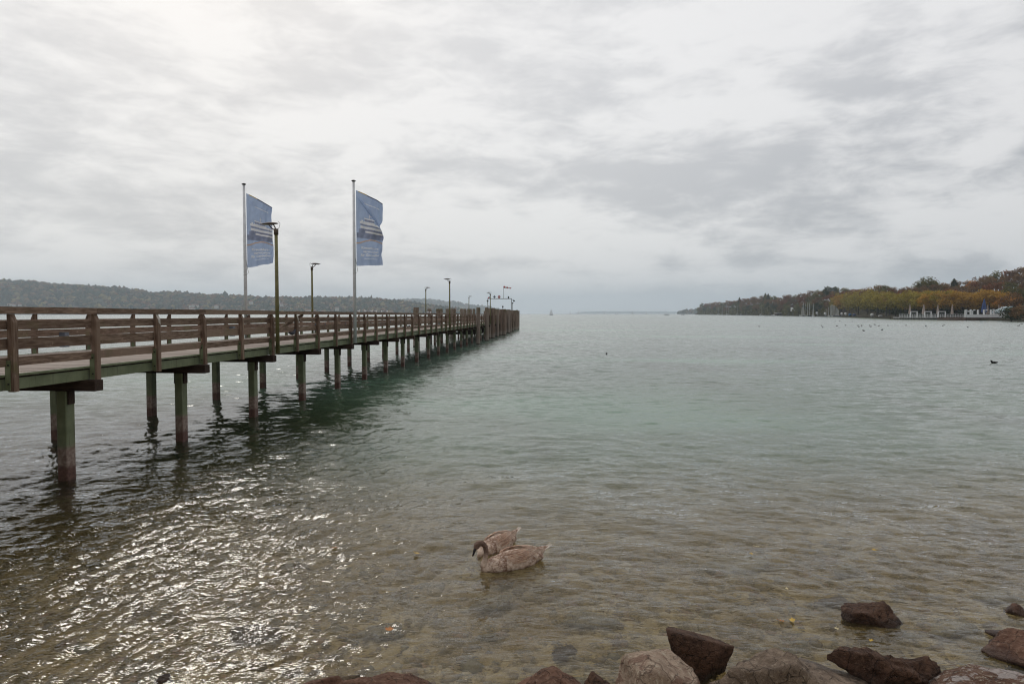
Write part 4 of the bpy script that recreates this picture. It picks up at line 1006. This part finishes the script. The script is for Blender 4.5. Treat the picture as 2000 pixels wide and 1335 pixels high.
def tree(X, Y, z, hgt, kind, color, label, group, wide=1.):
    e = empty('tree', (X, Y, z), random.uniform(0, 6.28), label, 'tree', group); e.scale = (hgt * wide, hgt * wide, hgt)
    o = ob('crown', random.choice(CM[kind]), e); o.material_slots[0].link = 'OBJECT'; o.material_slots[0].material = LM[color]
    ob('trunk', TM[kind], e)
# the waterfront row
row = np.linspace(1640, 1968, 19)
for i, px in enumerate(row):
    Yp = shoreY(px) + 22 + random.uniform(-3, 3) + (25 if px > 1885 else 0); g = 1.6
    ty = float(np.interp(px, [1640, 1700, 1740, 1790, 1810, 1900, 1930, 1968], [571, 566, 570, 566, 563, 570, 562, 573])) + random.uniform(-1.5, 2.5)
    h_ = zat(ty, Yp) - g; col_ = 'yellow-green' if i < 10 else ('golden' if i < 18 else 'orange')
    if i in (9, 11): col_ = 'yellow-green'
    tree(at(px, Yp), Yp, g, h_, 'wide' if h_ < 18 else 'round', col_, ordinal(i) + ' ' + {'yellow-green': 'yellow-green', 'golden': 'golden', 'orange': 'orange'}[col_] + ' tree from the left in the waterfront row', 'autumn trees in the waterfront row', 1.05 if h_ < 18 else .9)
row2 = np.linspace(1650, 1955, 15)
for i, px in enumerate(row2):
    Yp = shoreY(px) + 34 + random.uniform(-2, 2) + (25 if px > 1885 else 0)
    ty = float(np.interp(px, [1640, 1700, 1740, 1790, 1810, 1900, 1930, 1968], [570, 566, 569, 567, 565, 571, 565, 573])) + random.uniform(-1, 2)
    h_ = zat(ty, Yp) - 1.6; col_ = random.choice(['yellow-green', 'golden']) if px < 1800 else 'golden'
    tree(at(px, Yp), Yp, 1.6, h_, 'wide', col_, ordinal(i) + ' tree from the left in the second row close behind the waterfront trees', 'second row of trees behind the waterfront row', 1.0)
# skyline and slope trees, from the far point to the right edge
cols_l = ['brown', 'olive', 'russet', 'brown', 'grey-green', 'brown', 'olive', 'russet']
def zone(px):
    return ('on the far point' if px < 1430 else 'above the moored sailing boats' if px < 1530 else 'above the boat yard' if px < 1640 else 'above the waterfront row' if px < 1800 else 'on the hillside at the right')
zc = {}
def put(px, t, ty, hgt, kind, col_, rowname):
    Yp = shoreY(px) + t; z = zat(ty, Yp) - hgt
    if z < 1: z = .9; hgt = max(4, zat(ty, Yp) - z)
    key = (rowname, zone(px)); i = zc.get(key, 0); zc[key] = i + 1
    tree(at(px, Yp), Yp, z, hgt, kind, col_, f'{ordinal(i)} {rowname}-row tree from the left {zone(px)}, {col_}{" conifer" if kind == "conifer" else ""}', 'trees on the right shore')
px = 1364.
i = 0
while px < 2012:
    D = depth_back(px); ty = lerp_tab(SK, px) + random.uniform(-.8, 1.2)
    kind = random.choice(['round', 'round', 'wide', 'tall'])
    Yp = shoreY(px) + D; hg = random.uniform(15, 19)
    if Yp > 1200: hg = 17
    put(px, D, ty, hg, kind, cols_l[(i * 3 + int(px)) % 8] if px < 1640 else random.choice(['brown', 'russet', 'orange', 'olive', 'brown', 'russet']), 'skyline')
    px += hg * .62 * FPX / Yp * random.uniform(.8, 1.1); i += 1
for rn, fr_, lo in (('upper', .8, .72), ('middle', .55, .50), ('lower', .32, .30), ('waterside', .14, .12)):
    px = 1366. + 3 * random.random()
    while px < 2012:
        if 1636 < px < 1975 and rn in ('lower', 'waterside'):
            px += 8; continue
        D = depth_back(px); t = D * fr_ + random.uniform(-3, 3); Yp = shoreY(px) + t
        sky_y = lerp_tab(SK, px); base_y = 612 + 3 * FPX / Yp
        if px > 1636: ty = sky_y + (1 - fr_) * (580 - sky_y) * .9 + random.uniform(-2, 2)
        else: ty = sky_y + (1 - fr_) * (base_y - sky_y) * .55 + random.uniform(-2, 2)
        hg = random.uniform(11, 17)
        col_ = random.choice(['olive', 'grey-green', 'brown', 'olive', 'dark green'] if rn in ('lower', 'waterside') else ['russet', 'brown', 'olive', 'russet', 'olive', 'brown'])
        put(px, t, ty, hg, random.choice(['round', 'wide', 'round']), col_, rn)
        px += hg * .78 * FPX / Yp * random.uniform(.85, 1.2)
for px, ty, kd, cl_ in ((1444, 580.8, 'conifer', 'dark green'), (1494, 572.8, 'conifer', 'dark green'), (1500, 574, 'conifer', 'dark green'), (1622, 559.5, 'umbrella', 'dark green'), (1862, 545, 'conifer', 'dark green'), (1724, 553.8, 'round', 'olive'), (1810, 541.5, 'round', 'olive'), (1822, 546, 'round', 'olive'), (1798, 548, 'round', 'olive')):
    put(px, depth_back(px) * .9, ty, 18, kd, cl_, 'standing-out')
def understory():
    r = np.random.default_rng(5); P = []
    for px in np.arange(1636, 1985, .5):
        for k in range(9):
            t = 44 + r.uniform(-4, 12) + (20 if px > 1885 else 0); Yp = shoreY(px) + t; P.append((at(px + r.uniform(-.5, .5), Yp), Yp, .8 + r.uniform(0, 7.5)))
    P = np.array(P); n = len(P); nr_ = r.normal(size=(n, 3)); nr_ /= np.linalg.norm(nr_, axis=1)[:, None]; a = np.cross(nr_, r.normal(size=(n, 3))); a /= np.linalg.norm(a, axis=1)[:, None]; b = np.cross(nr_, a); s_ = r.uniform(.5, 1.1, (n, 1))
    tag(ob('undergrowth', np_mesh('undergrowth', np.stack([P - a * s_, P + b * s_, P + a * s_, P - b * s_], 1).reshape(-1, 3), np.arange(n * 4).reshape(-1, 4), LM['dark green'], False)), 'dark undergrowth behind the trunks of the waterfront row', 'undergrowth', kind='stuff')
understory()
def thicket():
    r = np.random.default_rng(8); P = []; S = []
    for px in np.arange(1364, 1640, .5):
        for k in range(10):
            D = depth_back(px); t = r.uniform(5, D * .75); Yp = shoreY(px) + t; sc_ = Yp / 900
            P.append((at(px + r.uniform(-.5, .5), Yp), Yp, ground_z(px, t) + r.uniform(0, 7))); S.append(r.uniform(.7, 1.5) * max(.7, sc_))
    P = np.array(P); n = len(P); nr_ = r.normal(size=(n, 3)); nr_ /= np.linalg.norm(nr_, axis=1)[:, None]; a = np.cross(nr_, r.normal(size=(n, 3))); a /= np.linalg.norm(a, axis=1)[:, None]; b = np.cross(nr_, a); s_ = np.array(S)[:, None]
    tag(ob('undergrowth', np_mesh('undergrowth', np.stack([P - a * s_, P + b * s_, P + a * s_, P - b * s_], 1).reshape(-1, 3), np.arange(n * 4).reshape(-1, 4), LM['olive'], False)), 'olive undergrowth filling the wood of the far point', 'undergrowth', kind='stuff')
thicket()
# bush leaning over the water at far right
e = empty('waterside_bush', (at(1976, 262), 262, .3), 0, 'dark green bush leaning over the water right of the white terrace', 'bush'); e.scale = (11, 9, 7.5)
o = ob('crown', CM['wide'][1], e, (0, 0, -.25)); o.material_slots[0].link = 'OBJECT'; o.material_slots[0].material = LM['dark green']; ob('trunk', TM['wide'], e)
e = empty('waterside_bush', (at(2002, 255), 255, .3), 0, 'brown-green bush at the right edge beside the leaning bush', 'bush'); e.scale = (9, 9, 9)
o = ob('crown', CM['wide'][2], e, (0, 0, -.25)); o.material_slots[0].link = 'OBJECT'; o.material_slots[0].material = LM['brown']; ob('trunk', TM['wide'], e)

# white bathing jetty with parasols
Yj = 338.
def jx(px, Yp=Yj): return at(px, Yp)
jt = empty('white_jetty', (jx(1757), Yj, 0), 0, 'white railed jetty on short piles in front of the yellow trees', 'jetty')
Lj = jx(1886) - jx(1757); zd = zat(619.4, Yj); zr = zat(613.4, Yj)
MB().box(0, Lj, 0, 6, zd - .25, zd).build('jetty_deck', m_white, jt)
nb = 40
pmj = MB().box(-.12, .12, -.12, .12, -2, zd - .252).mesh('jetty_pile', m_bark)
for i in range(24):
    for yy in (.3, 5.6): ob('jetty_pile', pmj, jt, (Lj * (i + .5) / 24, yy, 0))
rp = MB().box(-.06, .06, -.06, .06, zd, zr).mesh('jetty_railing_post', m_white)
for i in range(nb + 1): ob('jetty_railing_post', rp, jt, (Lj * i / nb, .15, 0))
for zz in (zr - .05, zd + .75, zd + .4): MB().box(0, Lj, .10, .14, zz, zz + .12).build('jetty_rail', m_white, jt)
for i, (a, b_, ty) in enumerate(((1783, 1797, 607.5), (1810.5, 1824.5, 607.5), (1837, 1852.5, 607.5))):
    e = empty('pergola', (jx(a), Yj + 2, zd), 0, ['left', 'middle', 'right'][i] + ' of three white rectangular frames on the jetty', 'pergola', 'white frames on the jetty'); w_ = jx(b_) - jx(a); hh = zat(ty, Yj) - zd
    MB().box(0, .35, 0, .35, 0, hh - .35).build('upright', m_white, e); MB().box(w_ - .35, w_, 0, .35, 0, hh - .35).build('upright', m_white, e); MB().box(0, w_, 0, .35, hh - .348, hh).build('lintel', m_white, e)
m_beige = flat('beige_parasol_cloth', (.36, .29, .25), .8); m_blue = flat('blue_parasol_cloth', (.045, .075, .19), .8)
def parasol(px, ty, Yp, base, mat, label, r=.55, group='closed parasols on the waterfront'):
    e = empty('closed_parasol', (at(px, Yp), Yp, base), 0, label, 'parasol', group); hh = zat(ty, Yp) - base
    MB().tube([(0, 0, 0), (0, 0, hh)], .06, 6).build('parasol_pole', m_white, e)
    vs = []; n = 12; prof = [(.22, r * .55), (.30, r), (.6, r * .72), (.92, r * .3), (.98, .1)]
    b = MB()
    for (t, rr) in prof:
        for k in range(n): a = 2 * math.pi * k / n; q = rr * (1 if k % 2 else .7); vs.append((q * math.cos(a), q * math.sin(a), hh * t))
    fs = [(i * n + k, i * n + (k + 1) % n, (i + 1) * n + (k + 1) % n, (i + 1) * n + k) for i in range(len(prof) - 1) for k in range(n)]
    b.add(vs, fs).build('parasol_canopy', mat, e)
for i, px in enumerate((1777, 1804, 1831.5, 1859.5)): parasol(px, 593.8, Yj + 3, zd, m_beige, ordinal(i) + ' closed beige parasol from the left on the white jetty', .65 if i != 1 else .85)
# white terrace on the stone bank
Yt = 296.
te = empty('white_terrace', (at(1888, Yt), Yt, 0), 0, 'white balustraded terrace on a brown stone bank at the right shore', 'terrace'); Lt_ = at(1979, Yt) - at(1888, Yt)
zw0, zw1 = zat(619.8, Yt), zat(613.8, Yt)
m_bank = flat('brown_stone_wall', (.075, .045, .032), .9, .4, .8)
MB().box(-.2, Lt_ + 4, 0, 20, -1.5, zw0 - .002).build('bank_wall', m_bank, te)
for i in range(9): MB().box(Lt_ * i / 9 + .04, Lt_ * (i + 1) / 9 - .04, 0, .25, zw0, zw1).build('balustrade_panel', m_white, te)
for px, w_, ty in ((1888, .8, 604.5), (1897.5, .55, 604), (1900.5, .5, 606), (1911.7, .55, 604.6), (1923.6, .6, 604.5), (1937, .6, 604.2), (1943.5, .5, 604.5), (1951, .6, 606), (1958.5, .65, 599)):
    dx = at(px, Yt) - at(1888, Yt); MB().box(dx - w_ / 2, dx + w_ / 2, .26, .86, zw0, zat(ty, Yt)).build('white_pillar', m_white, te)
for i, (px, ty) in enumerate(((1890.5, 608), (1902, 605.5), (1926, 605.5), (1939.5, 605), (1946, 607.5))):
    e = MB().box(-.35, .35, 0, .3, -.2, .35).build('white_lantern', m_white, None, loc=(at(px, Yt) + .15, Yt + .1 - .35, zat(ty, Yt))); tag(e, ordinal(i) + ' small white box lantern from the left fixed to the terrace pillars', 'lantern', 'box lanterns on the terrace pillars')
parasol(1921.5, 583, Yt + 5, zw0, m_blue, 'tall closed dark blue parasol on the terrace', 1.15)
parasol(1928.5, 594.5, Yt + 6, zw0, m_beige, 'closed beige parasol just right of the blue one', .55); parasol(1950.5, 594.8, Yt + 5, zw0, m_beige, 'closed beige parasol near the right end of the terrace', .5)
m_paleblue = flat('pale_blue_sheet_roof', (.33, .42, .46), .5)
Yh = 292.; e = empty('beach_hut', (at(1959, Yh), Yh, zw0), 0, 'small white hut with pale blue sloping roof at the right end of the terrace', 'hut')
hw = at(1972, Yh) - at(1959, Yh); MB().box(0, hw, 3, 7, 0, 2.2).build('hut_wall', m_white, e)
for k in range(2): MB().box(.7 + k * 1.1, 1.3 + k * 1.1, 2.96, 2.998, .9, 1.7).build('hut_window', m_black, e)
b = MB(); wr = at(1985, Yh) - at(1958, Yh); b.add([(-.2, 2.5, 1.9), (wr, 2.5, 4.4), (wr, 7.5, 4.4), (-.2, 7.5, 1.9), (-.2, 2.5, 2.35), (wr, 2.5, 4.85), (wr, 7.5, 4.85), (-.2, 7.5, 2.35)], [(0, 3, 2, 1), (4, 5, 6, 7), (0, 1, 5, 4), (1, 2, 6, 5), (2, 3, 7, 6), (3, 0, 4, 7)]); b.build('hut_roof', m_paleblue, e)
# white and blue things under the trees
for i, (px, py, w_, h_, mt, lb) in enumerate(((1644.5, 609.3, 1.2, 3, m_white, 'white upright tarpaulin under the left end of the waterfront row'), (1652, 609, 1.5, 3.0, m_white, 'white covered dinghy standing on end beside blue covers'), (1660.5, 609.5, 2.6, 2.0, flat('bright_blue_cover', (.05, .17, .35), .6), 'bright blue boat cover under the waterfront trees'),
        (1669, 610, 2.6, 1.8, m_blue, 'dark blue boat cover right of the bright blue one'), (1704, 608.4, 2.2, 2.2, m_white, 'white trailer under the middle of the waterfront row'), (1720, 609.5, 3.0, 1.0, m_white, 'low white boat hull parked right of the white trailer'), (1596.5, 612, 1.4, 4.2, m_white, 'white furled sail standing in the boat yard'), (1612, 612, 1.6, 3.4, m_white, 'second white furled sail in the boat yard'))):
    Yp = shoreY(px) + 6; z0 = 1.0; e = empty('covered_boat', (at(px, Yp), Yp, z0), 0, lb, 'boat cover', 'boats and covers under the shore trees')
    b = MB(); n = 8
    b.tube([(-w_ / 2, 0, h_ * .35), (-w_ * .3, 0, h_ * .45), (w_ * .2, 0, h_ * .5), (w_ / 2, 0, h_ * .5)], [h_ * .3, h_ * .5, h_ * .5, h_ * .2], n); b.build('boat_cover', mt, e, True)
    MB().box(-w_ * .3, w_ * .3, -.2, .2, -.2, h_ * .12).build('boat_trolley', m_iron, e)

# sailing boats
m_hullw = flat('white_hull', (.62, .62, .60), .4, .05); m_hulld = flat('dark_hull', (.03, .035, .045), .4); m_mast = flat('alloy_mast', (.62, .61, .60), .4); m_sail = flat('sail_cloth', (.85, .85, .86), .8, .05); m_hullr = flat('red_brown_hull', (.12, .03, .02), .5)
def hull(L_, w_, h_):
    secs = 9; vs = []; fs = []
    for i in range(secs):
        t = i / (secs - 1); ww = w_ / 2 * (math.sin(math.pi * (.18 + .82 * (1 - t) * 1.0)) ** .6 if t < 1 else 0.02); ww = max(ww, .02); sh = h_ * (1 + .25 * t * t)
        x = -L_ / 2 + L_ * t
        vs += [(x, -ww, sh), (x, -ww * .75, h_ * .25), (x, 0, -.25), (x, ww * .75, h_ * .25), (x, ww, sh)]
    for i in range(secs - 1):
        for k in range(4): fs.append((i * 5 + k, i * 5 + k + 1, i * 5 + 6 + k, i * 5 + 5 + k))
        fs.append((i * 5 + 4, i * 5, i * 5 + 5, i * 5 + 9))
    fs += [(0, 4, 3, 2, 1), tuple((secs - 1) * 5 + k for k in range(5))]
    return MB().add(vs, fs)
def sailboat(X, Y, L_, mast, label, group, mat=m_hullw, rz=0., sail=False, cabin=True, masts=1, z=0.):
    e = empty('sailing_boat', (X, Y, z), rz, label, 'sailing boat', group)
    hull(L_, L_ * .3, L_ * .11).build('hull', mat, e)
    if cabin: MB().box(-L_ * .15, L_ * .15, -L_ * .08, L_ * .08, L_ * .11, L_ * .17).build('cabin', m_white, e)
    for k in range(masts):
        mx_ = L_ * .08 - k * L_ * .3; mm = mast * (1 - .15 * k); MB().tube([(mx_, 0, 0), (mx_, 0, mm)], [.13, .09], 6).build('mast', m_mast, e)
        if not sail: MB().tube([(mx_, 0, L_ * .2), (mx_ - L_ * .38, 0, L_ * .2)], .14, 6).build('boom_with_furled_sail', m_sail, e)
    if sail:
        b = MB(); b.add([(0.0, 0, L_ * .18), (-L_ * .42, .3, L_ * .2), (0.05, 0, mast), (-L_ * .2, .25, mast * .55)], [(0, 1, 3), (0, 3, 2)]); b.build('mainsail', m_sail, e)
        b = MB(); b.add([(L_ * .12, 0, L_ * .15), (L_ * .48, 0, L_ * .14), (L_ * .1, 0, mast * .85)], [(0, 1, 2)]); b.build('foresail', m_sail, e)
gb = 'sailing boats far out on the lake'
for i, (px, h_, mt, sl, Yp) in enumerate(((1076.5, 7, m_hulld, True, 1300), (1114, 9, m_hullw, True, 3200), (1130, 9, m_hullw, True, 3000), (1161, 5, m_hulld, False, 2600), (1181, 10, m_hullr, True, 2600), (1202, 7, m_hulld, True, 3600), (1206.5, 7, m_hullw, True, 3500), (1235.5, 10, m_hullw, True, 3000), (1262.5, 9, m_hullw, True, 3400))):
    sailboat(at(px, Yp), Yp, h_ * 1.1, h_ * 1.75 if sl else 6, ordinal(i) + ' distant sailing boat from the left on the horizon', gb, mt, random.choice([.4, 2.7, 1.2]), sl, False)
sailboat(at(1302, 1500), 1500, 11.5, 13, 'dark two-masted boat lying on the horizon left of the point', None, m_hulld, .1, False, True, 2)
sailboat(at(1334, 1450), 1450, 7, 1.5, 'low dark motor boat on the horizon near the point', None, m_hulld, .1, False, True, 1)
gm = 'sailing boats moored off the right shore'
ml = [(1401, 600.5), (1404, 599.5), (1410.5, 592), (1419.5, 591.5), (1422, 600), (1439.5, 597), (1447, 610.5), (1486, 600), (1512, 603)]
for i, (px, ty) in enumerate(ml):
    Yp = shoreY(px) - 35; sailboat(at(px, Yp), Yp, 9, zat(ty, Yp) if ty < 608 else 4, ordinal(i) + ' moored sailing boat from the left in front of the far wooded point', gm, m_hullw if i % 3 else m_hulld, random.choice([.2, 3.0, .6]))
gy = 'masted boats crowded in the boat yard'
my = [(1565, 596, .10), (1567, 592, .06), (1569.5, 589, .0), (1572, 593, .03), (1577.5, 590, 0), (1581.5, 592, -.02), (1587, 592.5, .05), (1589, 597, 0), (1613.5, 603, 0), (1618, 600, -.02), (1622, 596, -.03), (1624.5, 595, -.03), (1627, 594, -.04), (1629, 595, -.05), (1631.5, 596, -.06), (1634, 599, -.06), (1636.5, 602, -.08), (1638.5, 605, -.08)]
for i, (px, ty, ln) in enumerate(my):
    Yp = shoreY(px) - 8 - (i % 3) * 5; hh = zat(ty, Yp)
    e = empty('sailing_boat', (at(px, Yp), Yp, 0), random.choice([1.3, 1.7, 1.5]), ordinal(i) + ' tall masted boat from the left crowded at the boat yard', 'sailing boat', gy)
    hull(8, 2.4, 1.0).build('hull', [m_hullw, m_mast, m_hulld][i % 3], e); m_ = MB().tube([(0, 0, .3), (0, -ln * hh * 1.0, hh)], [.26, .17], 6).build('mast', m_mast, e)
    MB().tube([(3.8, 0, 1), (0, -ln * hh, hh * .96)], .03, 4).build('forestay', m_mast, e)
b = empty('open_boat', (at(1515, shoreY(1515) - 20), shoreY(1515) - 20, 0), .1, 'small red-brown open boat by the shore below the grey-green trees', 'boat'); hull(8, 2.4, .9).build('hull', m_hullr, b); MB().box(-1, 1, -.7, .7, .9, 2.0).build('cabin', m_white, b)
b = empty('boat_house', (at(1527, shoreY(1527) + 8), shoreY(1527) + 8, 1.2), .0, 'low boat house with a long white roof at the water', 'boat house'); MB().box(-7, 7, 0, 6, 0, 2.2).build('wall', m_bank, b); MB().box(-7.6, 7.6, -.6, 6.6, 2.205, 2.7).build('roof', m_white, b)
b = empty('shore_house', (at(1553, shoreY(1553) + 30), shoreY(1553) + 30, 6), .3, 'small white house among the trees above the boat yard', 'house'); MB().box(-3, 3, 0, 5, 0, 5).build('wall', m_white, b); MB().add([(-3.4, -.4, 5), (3.4, -.4, 5), (3.4, 5.4, 5), (-3.4, 5.4, 5), (-3.4, 2.5, 7.4), (3.4, 2.5, 7.4)], [(0, 1, 5, 4), (2, 3, 4, 5), (1, 2, 5), (3, 0, 4), (3, 2, 1, 0)]).build('roof', m_bank, b)
for i, (px, py) in enumerate(((1739.5, 622), (1753, 622))):
    Yp = 350; o = MB().tube([(0, 0, -1.5), (0, 0, 1.6)], .16, 8).build('mooring_stake', m_bark, None, loc=(at(px, Yp), Yp, 0)); tag(o, ['dark stake in the water well left of the white jetty', 'dark stake in the water close to the jetty'][i], 'stake', 'stakes left of the jetty')

# ------------------------------------------------------------------ far hills with forest
H1 = [(-1500, 500), (-600, 525), (-200, 540), (0, 548), (63, 550.5), (122, 557), (155, 558), (206, 561), (241, 563), (294, 572), (344, 571.5), (420, 576.7), (480, 579), (541, 582.5), (584, 581.8), (642, 581.6), (690, 582), (740, 585), (777, 588), (830, 595), (880, 603), (930, 611.5)]
H2 = [(560, 592), (640, 590), (700, 588), (775, 587.6), (802, 584.8), (830, 585), (853, 586.8), (870, 590), (887, 589.8), (904, 594), (926, 597), (945, 598.7), (975, 605), (1000, 610.5), (1010, 613.5), (1080, 614)]
H3 = [(1085, 611), (1120, 609), (1140, 606), (1170, 605.2), (1240, 605.3), (1300, 605.5), (1360, 606), (1420, 605), (1600, 603), (2200, 600)]
def hill(name, H, Y0, depth, n_crowns, crown, label, seed, pxr):
    r = np.random.default_rng(seed)
    pxs = np.linspace(pxr[0], pxr[1], 140); ts = np.linspace(0, 1.5, 16)
    prof = lambda t: (.012 + .988 * np.sin(np.clip(t, 0, 1) * np.pi / 2) ** 1.15) if t <= 1 else 1 - .5 * (t - 1)
    V = []
    for px in pxs:
        zc_ = max(1., zat(lerp_tab(H, px), Y0 + depth) - crown * .55)
        for t in ts:
            Yp = Y0 + depth * t; V.append((at(px, Yp), Yp, zc_ * prof(t) - (6 if t == 0 else 0)))
    M = Mat(name + '_soil', .9, .1); n = M.noise(M.coord('World'), .008, 5); M.col(M.mix(M.mapr(n, .4, .6), (.03, .035, .018), (.07, .05, .03)))
    tag(ob(name, np_mesh(name, np.array(V), grid_faces(len(pxs), len(ts))[:, ::-1], M.m, True)), label, 'hill', kind='structure')
    if not n_crowns: return
    V0, F0 = ICO[1]; Vs = []; Fs = []; Cs = []
    pal = np.array([(.035, .045, .022), (.05, .05, .022), (.12, .08, .04), (.15, .075, .035), (.06, .045, .03), (.19, .15, .06), (.03, .04, .025)])
    pxl, pxh = pxr
    for i in range(n_crowns):
        px = r.uniform(max(pxl, -450), pxh); t = r.random() ** .9 * 1.04; Yp = Y0 + depth * t
        zc_ = max(2., zat(lerp_tab(H, px), Y0 + depth) - crown * .55); zz = zc_ * prof(t)
        rr = crown * r.uniform(.35, .75); d = np.array([rr, rr, rr * r.uniform(.7, 1.3)])
        W = V0 * d * (1 + .22 * r.normal(size=(len(V0), 1))) + (at(px, Yp), Yp, zz + rr * .4)
        Vs.append(W); Fs.append(F0 + len(V0) * i)
        Cs.append(np.repeat(pal[r.integers(7) if mnoise.noise(Vector((px * .02, t * 3, seed))) > -.1 else r.integers(3)][None], len(V0), 0) * r.uniform(.7, 1.25))
    M = Mat(name + '_forest', .9, .05); a = M.N.new('ShaderNodeAttribute'); a.attribute_name = 'col'; M.col(a.outputs['Color'])
    tag(ob('forest', np_mesh('forest', np.concatenate(Vs), np.concatenate(Fs), M.m, False, np.concatenate(Cs))), 'mixed autumn forest covering ' + label, 'forest', kind='stuff')
hill('wooded_hill', H1, 2300, 700, 5600, 16, 'the long wooded hill behind the pier at left', 3, (-1400, 930))
hill('blue_hill', H2, 5200, 900, 2400, 26, 'the bluish hill behind the pier head', 4, (540, 1008))
hill('distant_hill', H3, 11500, 1500, 0, 40, 'very faint distant hill on the horizon', 5, (1085, 2100))
hill('headland', [(1326, 612), (1331, 607.5), (1336, 606), (1360, 605.8), (1390, 606), (1450, 606)], 3600, 200, 260, 18, 'the small bluish headland behind the far point', 6, (1326, 1450))
m_housew = flat('far_house_wall', (.50, .48, .45), .8, .05); m_houser = flat('far_house_roof', (.20, .10, .075), .8, .1)
for i, (px, py, w_, h_) in enumerate(((32, 594, 14, 8), (39, 594.5, 12, 8), (51.5, 594.5, 8, 10), (296, 602.5, 12, 9), (381, 596.5, 12, 9), (386.5, 595.5, 10, 8), (392, 595.8, 14, 9), (384, 602, 20, 8), (430, 597, 12, 7), (549, 587.5, 12, 9), (556, 593, 9, 7), (607, 606, 16, 6), (636, 608, 12, 5), (520, 605, 12, 6), (497, 589, 10, 7), (663, 601, 12, 7), (160, 601.5, 12, 7))):
    Yp = 2290 - 0 if py > 600 else 2420; z = zat(py, Yp)
    e = empty('lakeside_house', (at(px, Yp), Yp - 30, z - h_ * .6), random.uniform(-.5, .5), ordinal(i) + ' pale house in the list of far shore houses'.replace(' in the list of far shore houses', ' in the row of tiny pale houses on the far wooded shore'), 'house', 'tiny houses on the far wooded shore')
    MB().box(-w_ / 2, w_ / 2, -4, 4, -6, h_ * .6).build('wall', m_housew, e)
    MB().add([(-w_ / 2 - .5, -4.6, h_ * .6), (w_ / 2 + .5, -4.6, h_ * .6), (w_ / 2 + .5, 4.6, h_ * .6), (-w_ / 2 - .5, 4.6, h_ * .6), (-w_ / 2 - .5, 0, h_), (w_ / 2 + .5, 0, h_)], [(0, 1, 5, 4), (2, 3, 4, 5), (1, 2, 5), (3, 0, 4), (3, 2, 1, 0)]).build('roof', m_houser, e)
e = empty('hilltop_tower', (at(486, 2990), 2990, zat(584, 2990)), 0, 'thin tower on the crest of the far hill behind the left flagpole', 'tower'); MB().box(-1.6, 1.6, -1.6, 1.6, -6, 11).build('tower_shaft', m_housew, e); MB().tube([(0, 0, 11.002), (0, 0, 17)], [2.2, .1], 4).build('tower_roof', m_houser, e)

# ------------------------------------------------------------------ haze
hb = MB().box(-9500, 9500, -60, 16500, -6, 420).mesh('haze')
hm = bpy.data.materials.new('haze_air'); hm.use_nodes = True; hn = hm.node_tree; hn.nodes.clear()
ho = hn.nodes.new('ShaderNodeOutputMaterial'); pv = hn.nodes.new('ShaderNodeVolumePrincipled'); pv.inputs['Density'].default_value = 1.3e-4; pv.inputs['Color'].default_value = (.80, .90, 1.0, 1); pv.inputs['Anisotropy'].default_value = .3
hn.links.new(pv.outputs[0], ho.inputs['Volume']); hb.materials.append(hm)
hz_ = ob('haze', hb); tag(hz_, 'thin bluish haze over the whole lake', 'haze', kind='stuff'); hz_.display_type = 'WIRE'
